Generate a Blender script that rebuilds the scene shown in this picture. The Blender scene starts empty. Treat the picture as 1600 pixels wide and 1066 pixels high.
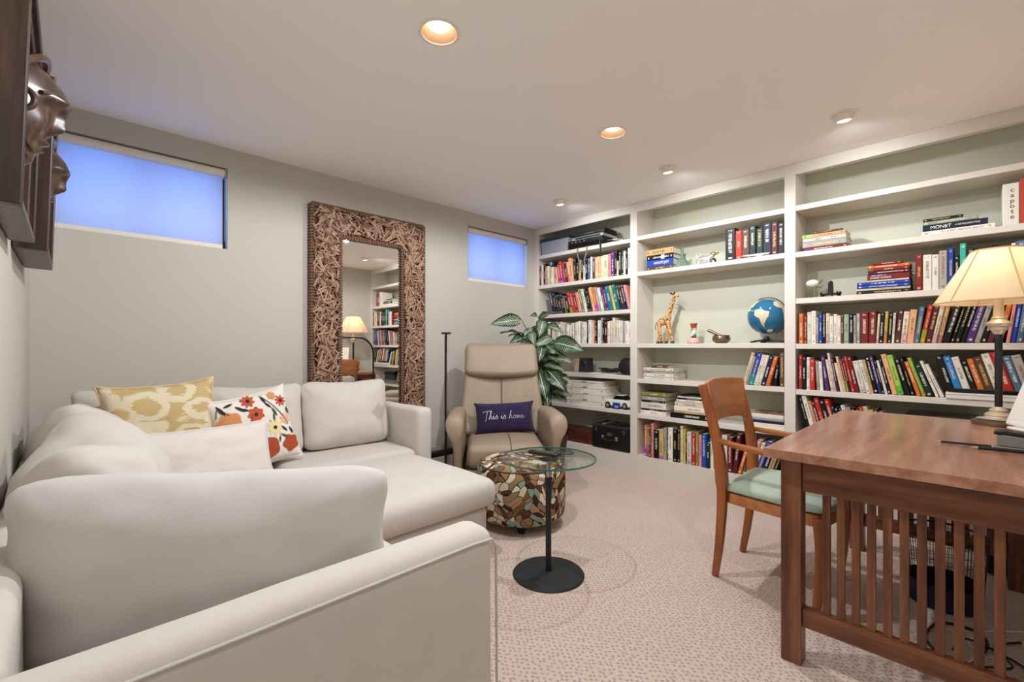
import bpy, bmesh, math, random
from mathutils import Vector, Matrix, noise, geometry
random.seed(7)
S = bpy.context.scene
C = S.collection
PI = math.pi
# ---------------------------------------------------------------- camera
CAMZ = 1.15
cam_d = bpy.data.cameras.new('camera'); cam = bpy.data.objects.new('camera', cam_d); C.objects.link(cam)
cam_d.sensor_width = 36.0; cam_d.lens = 36.0*708.3/1600.0; cam_d.shift_y = 8.0/1600.0
cam_d.clip_start = 0.03; cam_d.clip_end = 100
TH = math.radians(45.67)                       # view direction measured from +X
cam.location = (0, 0, CAMZ); cam.rotation_euler = (PI/2, 0, TH-PI/2)
S.camera = cam
# ---------------------------------------------------------------- world: blue evening sky outside the basement windows
w = bpy.data.worlds.new('world'); S.world = w; w.use_nodes = True
wn = w.node_tree.nodes; wl = w.node_tree.links
wn['Background'].inputs['Color'].default_value = (0.24, 0.46, 1.0, 1)
wn['Background'].inputs['Strength'].default_value = 2.75
# ---------------------------------------------------------------- exposure
S.view_settings.view_transform = 'Standard'; S.view_settings.look = 'None'
S.view_settings.exposure = 1.25; S.view_settings.gamma = 1.0; S.view_settings.use_curve_mapping = False
LAMP_W = 31.0      # recessed can lamps (W)
SPOT_W = 5.8      # eyeball spots aimed at the shelves (W)
WARM = (1.0, 1.01, 1.03)
try: S.cycles.diffuse_bounces = 8
except Exception: pass
# ---------------------------------------------------------------- room dimensions (metres, camera above the origin)
XL, XB, XBACK, YW, YB, HC = -0.145, 3.635, 3.93, 3.38, -0.44, 2.43

# ================================================================ helpers
def link(o, parent=None):
    C.objects.link(o)
    if parent is not None: o.parent = parent
    return o
def tag(o, label=None, cat=None, group=None, kind=None):
    if label: o['label'] = label
    if cat: o['category'] = cat
    if group: o['group'] = group
    if kind: o['kind'] = kind
    return o
def thing(name, label, cat, loc=(0,0,0), rz=0, group=None):
    o = bpy.data.objects.new(name, None); o.empty_display_size = 0.05; link(o)
    o.location = loc; o.rotation_euler = (0,0,rz)
    return tag(o, label, cat, group)
def xf(M, v):
    return M @ Vector(v)
class MB:
    """collects geometry of ONE mesh object"""
    def __init__(s): s.v = []; s.f = []; s.m = []; s.M = Matrix.Identity(4); s.mi = 0
    def add(s, verts, faces):
        b = len(s.v); s.v += [tuple(s.M @ Vector(p)) for p in verts]
        s.f += [tuple(b+i for i in q) for q in faces]; s.m += [s.mi]*len(faces); return s
    def box(s, x0, x1, y0, y1, z0, z1):
        return s.add([(x0,y0,z0),(x1,y0,z0),(x1,y1,z0),(x0,y1,z0),(x0,y0,z1),(x1,y0,z1),(x1,y1,z1),(x0,y1,z1)],
                     [(3,2,1,0),(4,5,6,7),(0,1,5,4),(1,2,6,5),(2,3,7,6),(3,0,4,7)])
    def tube(s, pts, r, n=10, cap=True, flat=1.0, up=None):
        pts = [Vector(p) for p in pts]; k = len(pts); rs = r if isinstance(r, (list, tuple)) else [r]*k
        V = []; F = []; a = None
        for i, p in enumerate(pts):
            t = (pts[min(i+1,k-1)]-pts[max(i-1,0)])
            t = t.normalized() if t.length > 1e-9 else Vector((0,0,1))
            if up is not None:
                a = Vector(up) - t*t.dot(Vector(up)); a.normalize()
            elif a is None:
                a = t.orthogonal().normalized()
            else:
                a = a - t*t.dot(a); a = a.normalized() if a.length > 1e-6 else t.orthogonal().normalized()
            b = t.cross(a)
            for j in range(n):
                q = 2*PI*j/n
                V.append(p + a*(math.cos(q)*rs[i]) + b*(math.sin(q)*rs[i]*flat))
        for i in range(k-1):
            for j in range(n):
                F.append((i*n+j, i*n+(j+1)%n, (i+1)*n+(j+1)%n, (i+1)*n+j))
        if cap: F.append(tuple(range(n-1,-1,-1))); F.append(tuple((k-1)*n+j for j in range(n)))
        return s.add(V, F)
    def bar(s, pts, w, h, up=(0,0,1)):
        """rectangular section swept along pts; w along cross, h along up (numbers or lists)"""
        pts = [Vector(p) for p in pts]; k = len(pts)
        ws = w if isinstance(w,(list,tuple)) else [w]*k; hs = h if isinstance(h,(list,tuple)) else [h]*k
        V=[]; F=[]
        for i,p in enumerate(pts):
            t=(pts[min(i+1,k-1)]-pts[max(i-1,0)]).normalized()
            a=Vector(up)-t*t.dot(Vector(up)); a.normalize(); b=t.cross(a)
            for (q,r) in ((-1,-1),(1,-1),(1,1),(-1,1)): V.append(p+b*(q*ws[i]/2)+a*(r*hs[i]/2))
        for i in range(k-1):
            for j in range(4): F.append((i*4+j,i*4+(j+1)%4,(i+1)*4+(j+1)%4,(i+1)*4+j))
        F.append((3,2,1,0)); F.append(tuple((k-1)*4+j for j in range(4)))
        return s.add(V,F)
    def lathe(s, prof, n=24, c=(0,0,0), cap0=True, cap1=True, sy=1.0):
        V=[]; F=[]; k=len(prof)
        for (r,z) in prof:
            for j in range(n):
                q=2*PI*j/n; V.append((c[0]+r*math.cos(q), c[1]+r*sy*math.sin(q), c[2]+z))
        for i in range(k-1):
            for j in range(n): F.append((i*n+j,i*n+(j+1)%n,(i+1)*n+(j+1)%n,(i+1)*n+j))
        if cap0: F.append(tuple(range(n-1,-1,-1)))
        if cap1: F.append(tuple((k-1)*n+j for j in range(n)))
        return s.add(V,F)
    def ball(s, c, r, n=16, m=10):
        rx,ry,rz = r if isinstance(r,(tuple,list)) else (r,r,r); V=[]; F=[]
        for i in range(m+1):
            a=PI*i/m - PI/2
            for j in range(n):
                q=2*PI*j/n; V.append((c[0]+rx*math.cos(a)*math.cos(q), c[1]+ry*math.cos(a)*math.sin(q), c[2]+rz*math.sin(a)))
        for i in range(m):
            for j in range(n): F.append((i*n+j,i*n+(j+1)%n,(i+1)*n+(j+1)%n,(i+1)*n+j))
        return s.add(V,F)
    def torus(s, c, R, r, n=24, m=8, axis='z'):
        V=[];F=[]
        for i in range(n):
            a=2*PI*i/n
            for j in range(m):
                b=2*PI*j/m; x=(R+r*math.cos(b))*math.cos(a); y=(R+r*math.cos(b))*math.sin(a); z=r*math.sin(b)
                p=(x,y,z) if axis=='z' else ((z,x,y) if axis=='x' else (x,z,y))
                V.append((c[0]+p[0],c[1]+p[1],c[2]+p[2]))
        for i in range(n):
            for j in range(m): F.append((i*m+j,((i+1)%n)*m+j,((i+1)%n)*m+(j+1)%m,i*m+(j+1)%m))
        return s.add(V,F)
    def prism(s, poly, a0, a1, axis='y'):
        """2-D polygon extruded along an axis"""
        n=len(poly)
        def P(u,v,a): return (u,a,v) if axis=='y' else ((a,u,v) if axis=='x' else (u,v,a))
        V=[P(u,v,a0) for u,v in poly]+[P(u,v,a1) for u,v in poly]
        F=[tuple(range(n-1,-1,-1)),tuple(range(n,2*n))]+[(i,(i+1)%n,n+(i+1)%n,n+i) for i in range(n)]
        return s.add(V,F)
    def build(s, name, mat, parent=None, smooth=False, bevel=0, seg=2, sub=0, loc=None, ang=40):
        me = bpy.data.meshes.new(name); bm = bmesh.new()
        vs = [bm.verts.new(p) for p in s.v]
        for q,mi in zip(s.f,s.m):
            try:
                f = bm.faces.new([vs[i] for i in q]); f.material_index = mi
            except ValueError: pass
        bmesh.ops.remove_doubles(bm, verts=bm.verts, dist=1e-6)
        bmesh.ops.recalc_face_normals(bm, faces=bm.faces)
        if bevel:
            es=[e for e in bm.edges if len(e.link_faces)==2 and e.calc_face_angle(0)>math.radians(30)]
            bmesh.ops.bevel(bm, geom=es, offset=bevel, segments=seg, profile=0.5, affect='EDGES', clamp_overlap=True)
        if smooth:
            lim=math.radians(ang)
            for f in bm.faces: f.smooth=True
            for e in bm.edges:
                if len(e.link_faces)==2 and e.calc_face_angle(0)>lim: e.smooth=False
        bm.to_mesh(me); bm.free()
        for mm in (mat if isinstance(mat,(list,tuple)) else [mat]): me.materials.append(MAT[mm] if isinstance(mm,str) else mm)
        o = bpy.data.objects.new(name, me); link(o, parent)
        if sub:
            md=o.modifiers.new('s','SUBSURF'); md.levels=sub; md.render_levels=sub
        if loc: o.location=loc
        return o
def dup(root, loc=None, rz=None, label=None):
    r = root.copy(); C.objects.link(r)
    if loc is not None: r.location = loc
    if rz is not None: r.rotation_euler = (0,0,rz)
    if label: r['label'] = label
    for ch in list(root.children):
        c = ch.copy(); C.objects.link(c); c.parent = r
        for g in list(ch.children):
            d = g.copy(); C.objects.link(d); d.parent = c
    return r
def rot(ax, deg): return Matrix.Rotation(math.radians(deg), 4, ax)
def tr(x,y,z): return Matrix.Translation((x,y,z))
def smoothpath(pts, n=8):
    """Catmull-Rom through points"""
    P=[Vector(p) for p in pts]; P=[2*P[0]-P[1]]+P+[2*P[-1]-P[-2]]; out=[]
    for i in range(1,len(P)-2):
        for k in range(n):
            t=k/n; a,b,c,d=P[i-1],P[i],P[i+1],P[i+2]
            out.append(0.5*((2*b)+(c-a)*t+(2*a-5*b+4*c-d)*t*t+(3*b-a-3*c+d)*t*t*t))
    out.append(P[-2]); return out
def fill_holes(name, outer, holes, M, mat, parent=None):
    """flat sheet with holes; outer / holes = lists of 2-D points, M maps (u,v,0) to the world"""
    bm=bmesh.new(); es=[]
    for loop in [outer]+holes:
        vs=[bm.verts.new(M@Vector((u,v,0))) for u,v in loop]
        es+=[bm.edges.new((vs[i],vs[(i+1)%len(vs)])) for i in range(len(vs))]
    bmesh.ops.triangle_fill(bm, use_beauty=True, use_dissolve=False, edges=es)
    me=bpy.data.meshes.new(name); bm.to_mesh(me); bm.free(); me.materials.append(MAT[mat])
    return link(bpy.data.objects.new(name,me),parent)
def textmesh(name, txt, size, mat, parent, M, depth=0.0006, stretch=1.0, align='CENTER', shear=0.0):
    cu=bpy.data.curves.new(name,'FONT'); cu.body=txt; cu.size=size; cu.extrude=depth; cu.align_x=align; cu.align_y='CENTER'; cu.shear=shear
    cu.resolution_u=3
    t=bpy.data.objects.new(name+'_tmp',cu); C.objects.link(t)
    bpy.context.view_layer.update()
    me=bpy.data.meshes.new_from_object(t.evaluated_get(bpy.context.evaluated_depsgraph_get()))
    bpy.data.objects.remove(t); bpy.data.curves.remove(cu)
    me.transform(Matrix.Diagonal((stretch,1,1,1))); me.transform(M)
    me.materials.clear(); me.materials.append(MAT[mat])
    return link(bpy.data.objects.new(name,me),parent)

# ================================================================ materials
MAT = {}
def srgb(r,g,b):
    f=lambda c:(c/255/12.92) if c/255<=0.04045 else ((c/255+0.055)/1.055)**2.4
    return (f(r),f(g),f(b),1)
def nm(name):
    m=bpy.data.materials.new(name); m.use_nodes=True; MAT[name]=m
    nt=m.node_tree; return m, nt.nodes, nt.links, nt.nodes['Principled BSDF']
def plain(name, col, rough=0.5, metal=0.0, spec=0.5, emis=0, **kw):
    m,n,l,b=nm(name); b.inputs['Base Color'].default_value=col if len(col)==4 else srgb(*col)
    b.inputs['Roughness'].default_value=rough; b.inputs['Metallic'].default_value=metal
    b.inputs['Specular IOR Level'].default_value=spec
    if emis: b.inputs['Emission Color'].default_value=srgb(*kw.get('ecol',(255,255,255))); b.inputs['Emission Strength'].default_value=emis
    if 'trans' in kw: b.inputs['Transmission Weight'].default_value=kw['trans']; b.inputs['IOR'].default_value=kw.get('ior',1.45)
    if 'coat' in kw: b.inputs['Coat Weight'].default_value=kw['coat']
    return m
def N(n, t, **kw):
    x=n.new(t)
    for k,v in kw.items():
        if k in ('operation','blend_type','data_type','feature','distance','attribute_type','attribute_name','wave_type','bands_direction','noise_dimensions','voronoi_dimensions','uv_map','interpolation_type','use_clamp','mode'): setattr(x,k,v)
        else:
            x.inputs[int(k[1:]) if k[0]=='i' and k[1:].isdigit() else k.replace('_',' ')].default_value=v
    return x
def mth(n,l,op,a,b=None,c=None,clamp=False):
    x=n.new('ShaderNodeMath'); x.operation=op; x.use_clamp=clamp
    for i,v in enumerate((a,b,c)):
        if v is None: continue
        if isinstance(v,(int,float)): x.inputs[i].default_value=v
        else: l.new(v,x.inputs[i])
    return x.outputs[0]
def mixc(n,l,fac,a,b,blend='MIX'):
    x=n.new('ShaderNodeMix'); x.data_type='RGBA'; x.blend_type=blend
    for i,v in ((0,fac),(6,a),(7,b)):
        if isinstance(v,(int,float)): x.inputs[i].default_value=v
        elif isinstance(v,tuple): x.inputs[i].default_value=v
        else: l.new(v,x.inputs[i])
    return x.outputs[2]
def ramp(n,l,fac,stops,interp='LINEAR'):
    x=n.new('ShaderNodeValToRGB'); x.color_ramp.interpolation=interp; e=x.color_ramp.elements
    while len(e)<len(stops): e.new(0.5)
    for i,(p,c) in enumerate(stops): e[i].position=p; e[i].color=c
    l.new(fac,x.inputs[0]); return x.outputs[0]
def bump(n,l,b,h,strength=0.3,dist=0.002):
    x=n.new('ShaderNodeBump'); x.inputs['Strength'].default_value=strength; x.inputs['Distance'].default_value=dist
    l.new(h,x.inputs['Height']); l.new(x.outputs[0],b.inputs['Normal']); return x
def coord(n,l,which='Object',scale=(1,1,1),loc=(0,0,0),rotz=0):
    t=n.new('ShaderNodeTexCoord'); mp=n.new('ShaderNodeMapping'); mp.inputs['Scale'].default_value=scale
    mp.inputs['Location'].default_value=loc; mp.inputs['Rotation'].default_value=(0,0,rotz)
    l.new(t.outputs[which],mp.inputs[0]); return mp.outputs[0]
def tnoise(n,l,vec,scale,detail=3,rough=0.5,out=0):
    x=n.new('ShaderNodeTexNoise'); x.inputs['Scale'].default_value=scale; x.inputs['Detail'].default_value=detail; x.inputs['Roughness'].default_value=rough
    l.new(vec,x.inputs['Vector']); return x.outputs[out]
def fabric(name, c1, c2, weave=900, bstr=0.25, rough=0.9, wr=0.0, sheen=0.1):
    m,n,l,b=nm(name); v=coord(n,l); f=tnoise(n,l,v,14,4)
    l.new(mixc(n,l,f,srgb(*c1),srgb(*c2)),b.inputs['Base Color']); b.inputs['Roughness'].default_value=rough
    b.inputs['Sheen Weight'].default_value=sheen; b.inputs['Specular IOR Level'].default_value=0.2
    h=tnoise(n,l,coord(n,l,scale=(1,1,6)),weave/5,2)
    if wr:
        h=mth(n,l,'ADD',h,mth(n,l,'MULTIPLY',tnoise(n,l,v,9,3),wr))
    bump(n,l,b,h,bstr,0.002); return m
fabric('linen',(210,204,197),(201,194,187),wr=4.0)
fabric('linen_pale',(206,204,201),(198,196,192),wr=4.0)
fabric('white_cotton',(228,222,216),(220,213,206),wr=1.0)
def wallpaint(name,col,col2):
    m,n,l,b=nm(name); v=coord(n,l); l.new(mixc(n,l,tnoise(n,l,v,1.3,2),srgb(*col),srgb(*col2)),b.inputs['Base Color'])
    b.inputs['Roughness'].default_value=0.75; b.inputs['Specular IOR Level'].default_value=0.25
    bump(n,l,b,tnoise(n,l,v,180,3),0.06,0.002)
wallpaint('wall',(194,190,181),(190,186,177))
wallpaint('ceiling',(246,243,240),(243,240,237))
m,n,l,b=nm('shelf_paint'); v=coord(n,l); l.new(mixc(n,l,tnoise(n,l,v,2,2),srgb(217,211,201),srgb(212,205,195)),b.inputs['Base Color']); b.inputs['Roughness'].default_value=0.42
bump(n,l,b,tnoise(n,l,v,90,2),0.03,0.001)
m,n,l,b=nm('shelf_back'); v=coord(n,l); l.new(mixc(n,l,tnoise(n,l,v,2,2),srgb(200,201,184),srgb(194,195,178)),b.inputs['Base Color']); b.inputs['Roughness'].default_value=0.6
# carpet: cut-and-loop pile with small staggered dimples
m,n,l,b=nm('carpet'); v=coord(n,l)
mp=coord(n,l,scale=(58,42,1),rotz=0.785)
vo=n.new('ShaderNodeTexVoronoi'); vo.inputs['Randomness'].default_value=0.5; vo.inputs['Scale'].default_value=1.0; vo.voronoi_dimensions='2D'; l.new(mp,vo.inputs['Vector'])
ss=n.new('ShaderNodeMapRange'); ss.interpolation_type='SMOOTHSTEP'; ss.inputs[1].default_value=0.06; ss.inputs[2].default_value=0.30; l.new(vo.outputs['Distance'],ss.inputs[0])
big=tnoise(n,l,v,1.7,4,0.65); fine=tnoise(n,l,v,160,3)
c0=mixc(n,l,big,srgb(213,191,178),srgb(232,214,202)); c1=mixc(n,l,fine,c0,srgb(190,168,156)); 
patch=mth(n,l,'GREATER_THAN',tnoise(n,l,v,26,1),0.36)
dd=mth(n,l,'MULTIPLY',mth(n,l,'SUBTRACT',1.0,ss.outputs[0]),mth(n,l,'MULTIPLY',patch,0.38))
c2=mixc(n,l,dd,c1,srgb(140,116,104)); l.new(c2,b.inputs['Base Color']); b.inputs['Roughness'].default_value=0.95; b.inputs['Specular IOR Level'].default_value=0.1; b.inputs['Sheen Weight'].default_value=0.15
hh=mth(n,l,'ADD',ss.outputs[0],mth(n,l,'MULTIPLY',fine,0.9)); bump(n,l,b,hh,0.8,0.007)
def wood(name,c1,c2,c3,scale=1.0,axis='x',rough=0.38,coat=0.2):
    m,n,l,b=nm(name); sc={'x':(1.2,14,14),'y':(14,1.2,14),'z':(14,14,1.2)}[axis]
    v=coord(n,l,scale=tuple(s*scale for s in sc)); a=tnoise(n,l,v,1.6,6,0.6)
    g=tnoise(n,l,coord(n,l,scale=tuple(s*scale*5 for s in sc)),2.0,4,0.6)
    c=ramp(n,l,a,[(0.36,srgb(*c1)),(0.50,srgb(*c2)),(0.64,srgb(*c3))]); c=mixc(n,l,mth(n,l,'MULTIPLY',g,0.5),c,srgb(*c1))
    l.new(c,b.inputs['Base Color']); b.inputs['Roughness'].default_value=rough; b.inputs['Coat Weight'].default_value=coat; b.inputs['Coat Roughness'].default_value=0.25
    bump(n,l,b,g,0.03,0.001)
wood('desk_x',(140,92,68),(168,118,92),(190,142,114),0.8,'x',0.25,0.45)
for ax in 'xyz': wood('oak_'+ax,(76,40,22),(120,70,42),(148,94,62),1.0,ax)
wood('desk_top',(118,70,44),(150,97,66),(172,120,88),0.8,'y',0.30,0.35)
wood('cherry_z',(128,66,24),(158,88,38),(176,104,52),0.7,'z',0.35,0.2); wood('cherry_x',(164,98,52),(192,124,74),(208,144,94),0.7,'x',0.33,0.2); wood('cherry_y',(140,76,32),(168,98,48),(184,114,62),0.7,'y',0.33,0.2)
wood('mask_wood',(40,25,18),(60,40,30),(86,62,48),1.0,'z',0.38,0.1); wood('mask_back',(82,50,28),(112,70,40),(130,84,50),0.6,'z',0.5,0.0)
wood('mask_face',(50,33,25),(74,52,41),(104,78,62),2.0,'z',0.32,0.3); wood('mahogany',(70,30,18),(96,44,26),(112,56,34),1.0,'x',0.35,0.3)
plain('black',(18,18,19),0.45); plain('black_matte',(30,30,31),0.7); plain('black_gloss',(12,12,14),0.15); plain('charcoal',(52,52,54),0.55)
plain('white_plastic',(228,226,220),0.35); plain('white_box',(222,217,208),0.6); plain('white_ceramic',(235,232,225),0.15,coat=0.5); plain('cream_metal',(216,204,184),0.25,0.55)
plain('chrome',(200,200,200),0.12,1.0); plain('silver',(214,212,208),0.28,0.7); plain('brass',(176,140,84),0.25,1.0); plain('bronze',(122,104,84),0.32,0.75); plain('pewter',(150,140,124),0.3,0.8)
plain('navy_plastic',(20,22,52),0.4); plain('blue_card',(24,52,140),0.3); plain('rubber',(20,20,20),0.8); plain('grey_plastic',(120,118,112),0.4)
plain('blind_tube',(226,220,208),0.6); plain('alu',(150,150,152),0.35,0.8); plain('window_white',(215,215,210),0.4); plain('light_stop_dark',(40,42,46),0.6)
plain('text_white',(238,236,230),0.6); plain('text_black',(20,18,18),0.6); plain('text_thread',(226,226,236),0.7)
plain('paper',(228,220,203),0.9,spec=0.1); plain('paper_white',(234,230,222),0.9,spec=0.1); plain('heater',(205,200,190),0.45); plain('terracotta',(70,40,28),0.6); plain('soil',(40,28,20),0.95)
plain('stem_green',(74,104,52),0.5); plain('storage_grey',(150,152,158),0.35); plain('storage_teal',(28,52,66),0.35); plain('tire',(22,22,22),0.7)
plain('land',(222,204,170),0.35); plain('ice',(230,228,222),0.4); plain('gold',(190,150,90),0.3,0.8); plain('pink_paint',(224,170,156),0.35); plain('red_paint',(176,58,46),0.35); plain('blue_paint',(52,112,150),0.3); plain('giraffe_dark',(70,34,20),0.4)
plain('green_glass',(170,196,182),0.06,trans=0.75,ior=1.4); plain('shade_trim',(214,178,128),0.6)
plain('mint_fabric',(166,182,166),0.85); plain('glass_edge',(70,120,104),0.08,trans=0.5)
m,n,l,b=nm('table_glass'); n.remove(b); g=n.new('ShaderNodeBsdfTransparent'); g.inputs[0].default_value=(0.93,0.98,0.955,1); gl=n.new('ShaderNodeBsdfGlossy'); gl.inputs['Roughness'].default_value=0.01; fz=n.new('ShaderNodeLayerWeight'); fz.inputs['Blend'].default_value=0.5; mx=n.new('ShaderNodeMixShader'); l.new(mth(n,l,'ADD',0.03,mth(n,l,'MULTIPLY',mth(n,l,'POWER',fz.outputs['Facing'],5.0),0.6)),mx.inputs[0]); l.new(g.outputs[0],mx.inputs[1]); l.new(gl.outputs[0],mx.inputs[2]); l.new(mx.outputs[0],n['Material Output'].inputs[0])
m,n,l,b=nm('window_glass'); n.remove(b); g=n.new('ShaderNodeBsdfTransparent'); g.inputs[0].default_value=(0.92,0.96,1,1); gl=n.new('ShaderNodeBsdfGlossy'); gl.inputs['Roughness'].default_value=0.03; mx=n.new('ShaderNodeMixShader'); mx.inputs[0].default_value=0.06
l.new(g.outputs[0],mx.inputs[1]); l.new(gl.outputs[0],mx.inputs[2]); l.new(mx.outputs[0],n['Material Output'].inputs[0])
m,n,l,b=nm('mirror_glass'); b.inputs['Base Color'].default_value=(0.93,0.93,0.92,1); b.inputs['Metallic'].default_value=1; b.inputs['Roughness'].default_value=0.004
# translucent roller blind: daylight shines through
m,n,l,b=nm('blind'); n.remove(b); d=n.new('ShaderNodeBsdfDiffuse'); d.inputs[0].default_value=srgb(206,204,204); t=n.new('ShaderNodeBsdfTranslucent'); t.inputs[0].default_value=srgb(214,222,240)
mx=n.new('ShaderNodeMixShader'); mx.inputs[0].default_value=0.5; l.new(d.outputs[0],mx.inputs[1]); l.new(t.outputs[0],mx.inputs[2]); l.new(mx.outputs[0],n['Material Output'].inputs[0])
# lampshade cloth
m,n,l,b=nm('shade_cloth'); n.remove(b); d=n.new('ShaderNodeBsdfDiffuse'); d.inputs[0].default_value=srgb(236,220,190); t=n.new('ShaderNodeBsdfTranslucent'); t.inputs[0].default_value=srgb(252,230,196)
mx=n.new('ShaderNodeMixShader'); mx.inputs[0].default_value=0.45; l.new(d.outputs[0],mx.inputs[1]); l.new(t.outputs[0],mx.inputs[2]); l.new(mx.outputs[0],n['Material Output'].inputs[0])
plain('bulb_glow',(255,244,226),0.5,emis=2.2,ecol=(255,240,216)); plain('bulb_warm',(255,220,170),0.5,emis=2.5,ecol=(255,214,150)); plain('baffle',(172,142,116),0.7); plain('trim_white',(236,228,218),0.45)
# leather
m,n,l,b=nm('leather'); v=coord(n,l); l.new(mixc(n,l,tnoise(n,l,v,5,3),srgb(148,131,111),srgb(165,147,126)),b.inputs['Base Color']); b.inputs['Roughness'].default_value=0.42
vo=n.new('ShaderNodeTexVoronoi'); vo.inputs['Scale'].default_value=260; l.new(v,vo.inputs['Vector']); bump(n,l,b,mth(n,l,'ADD',vo.outputs['Distance'],mth(n,l,'MULTIPLY',tnoise(n,l,v,13,4,0.6),3.0)),0.30,0.006)
plain('seam_dark',(92,74,56),0.6)
# pouf cloth: retro mosaic of curved patches with dark outlines
m,n,l,b=nm('mosaic'); v=coord(n,l); wv=n.new('ShaderNodeTexNoise'); wv.inputs['Scale'].default_value=5.5; wv.inputs['Detail'].default_value=0.5; l.new(v,wv.inputs['Vector'])
va=n.new('ShaderNodeVectorMath'); va.operation='SCALE'; va.inputs['Scale'].default_value=0.30; l.new(wv.outputs['Color'],va.inputs[0]); vb=n.new('ShaderNodeVectorMath'); vb.operation='ADD'; l.new(v,vb.inputs[0]); l.new(va.outputs[0],vb.inputs[1])
v1=n.new('ShaderNodeTexVoronoi'); v1.inputs['Scale'].default_value=21; l.new(vb.outputs[0],v1.inputs['Vector'])
v2=n.new('ShaderNodeTexVoronoi'); v2.feature='DISTANCE_TO_EDGE'; v2.inputs['Scale'].default_value=21; l.new(vb.outputs[0],v2.inputs['Vector'])
sp=n.new('ShaderNodeSeparateColor'); l.new(v1.outputs['Color'],sp.inputs[0])
cc=ramp(n,l,sp.outputs[0],[(0,srgb(96,60,44)),(0.17,srgb(150,120,86)),(0.33,srgb(216,202,180)),(0.48,srgb(138,160,140)),(0.6,srgb(70,42,32)),(0.72,srgb(168,132,110)),(0.84,srgb(120,92,60)),(0.93,srgb(226,216,200))],'CONSTANT')
ln=mth(n,l,'LESS_THAN',v2.outputs['Distance'],0.035); l.new(mixc(n,l,ln,cc,srgb(38,28,24)),b.inputs['Base Color']); b.inputs['Roughness'].default_value=0.85; b.inputs['Specular IOR Level'].default_value=0.2
bump(n,l,b,tnoise(n,l,v,300,2),0.15,0.001)
# ikat pillow
m,n,l,b=nm('ikat'); v=coord(n,l,scale=(1,1,1.0)); wv=tnoise(n,l,v,5,2,out=1)
va=n.new('ShaderNodeVectorMath'); va.operation='SCALE'; va.inputs['Scale'].default_value=0.09; l.new(wv,va.inputs[0]); vb=n.new('ShaderNodeVectorMath'); vb.operation='ADD'; l.new(v,vb.inputs[0]); l.new(va.outputs[0],vb.inputs[1])
mp=n.new('ShaderNodeMapping'); mp.inputs['Rotation'].default_value=(0,0.35,0); mp.inputs['Scale'].default_value=(6.5,0.01,9); l.new(vb.outputs[0],mp.inputs[0])
vk=n.new('ShaderNodeTexVoronoi'); vk.inputs['Scale'].default_value=1.0; vk.inputs['Randomness'].default_value=0.7; l.new(mp.outputs[0],vk.inputs['Vector'])
streak=tnoise(n,l,coord(n,l,scale=(14,14,90)),1.5,3); wob=mth(n,l,'ADD',vk.outputs['Distance'],mth(n,l,'MULTIPLY',mth(n,l,'SUBTRACT',streak,0.5),0.22))
f=mth(n,l,'ADD',mth(n,l,'MULTIPLY',mth(n,l,'SINE',mth(n,l,'MULTIPLY',wob,15.0)),0.5),0.5)
ik=n.new('ShaderNodeMapRange'); ik.inputs[1].default_value=0.42; ik.inputs[2].default_value=0.66; l.new(f,ik.inputs[0])
l.new(mixc(n,l,ik.outputs[0],srgb(196,172,122),srgb(222,210,182)),b.inputs['Base Color']); b.inputs['Roughness'].default_value=0.9; b.inputs['Specular IOR Level'].default_value=0.15
fabric('ikat_piping',(222,198,148),(210,184,130)); fabric('indigo',(50,40,74),(42,34,64),wr=1.0)
fabric('floral_white',(236,230,222),(228,222,214)); 
for nme,c1,c2 in (('petal_orange',(196,118,64),(222,160,112)),('petal_red',(176,62,40),(206,98,66)),('petal_rust',(150,58,32),(186,88,50)),('petal_yellow',(222,204,140),(236,224,176)),('petal_peach',(226,160,124),(238,190,160)),('leaf_print',(44,66,44),(84,100,78)),('bud_dark',(30,28,36),(50,44,50))):
    m,n,l,b=nm(nme); v=coord(n,l); l.new(mixc(n,l,tnoise(n,l,v,45,3),srgb(*c1),srgb(*c2)),b.inputs['Base Color']); b.inputs['Roughness'].default_value=0.9
# wicker of the mirror frame
for nme,c1,c2 in (('wicker_a',(168,135,112),(146,112,90)),('wicker_b',(130,97,77),(106,76,59)),('wicker_c',(188,157,135),(166,133,110))):
    m,n,l,b=nm(nme); v=coord(n,l); l.new(mixc(n,l,tnoise(n,l,v,60,3),srgb(*c1),srgb(*c2)),b.inputs['Base Color']); b.inputs['Roughness'].default_value=0.7
plain('wicker_dark',(66,44,34),0.9)
# leaf with pale veins (uv: u across -1..1 stored 0..1, v along)
m,n,l,b=nm('leaf'); uv=n.new('ShaderNodeUVMap'); uv.uv_map='UVMap'; sx=n.new('ShaderNodeSeparateXYZ'); l.new(uv.outputs[0],sx.inputs[0])
au=mth(n,l,'ABSOLUTE',mth(n,l,'SUBTRACT',sx.outputs[0],0.5)); oi=n.new('ShaderNodeObjectInfo')
ph=mth(n,l,'SUBTRACT',mth(n,l,'MULTIPLY',sx.outputs[1],13.0),mth(n,l,'MULTIPLY',au,7.0)); fr=mth(n,l,'ABSOLUTE',mth(n,l,'SUBTRACT',mth(n,l,'FRACT',ph),0.5))
nz=tnoise(n,l,coord(n,l),38,3); vein=mth(n,l,'LESS_THAN',mth(n,l,'ADD',fr,mth(n,l,'MULTIPLY',nz,0.25)),0.26); core=mth(n,l,'LESS_THAN',mth(n,l,'ADD',au,mth(n,l,'MULTIPLY',nz,0.2)),0.46); vein=mth(n,l,'MULTIPLY',vein,core)
mid=mth(n,l,'LESS_THAN',au,0.018); msk=mth(n,l,'MAXIMUM',mth(n,l,'MULTIPLY',vein,mth(n,l,'ADD',mth(n,l,'MULTIPLY',oi.outputs['Random'],0.6),0.25)),mid)
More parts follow.
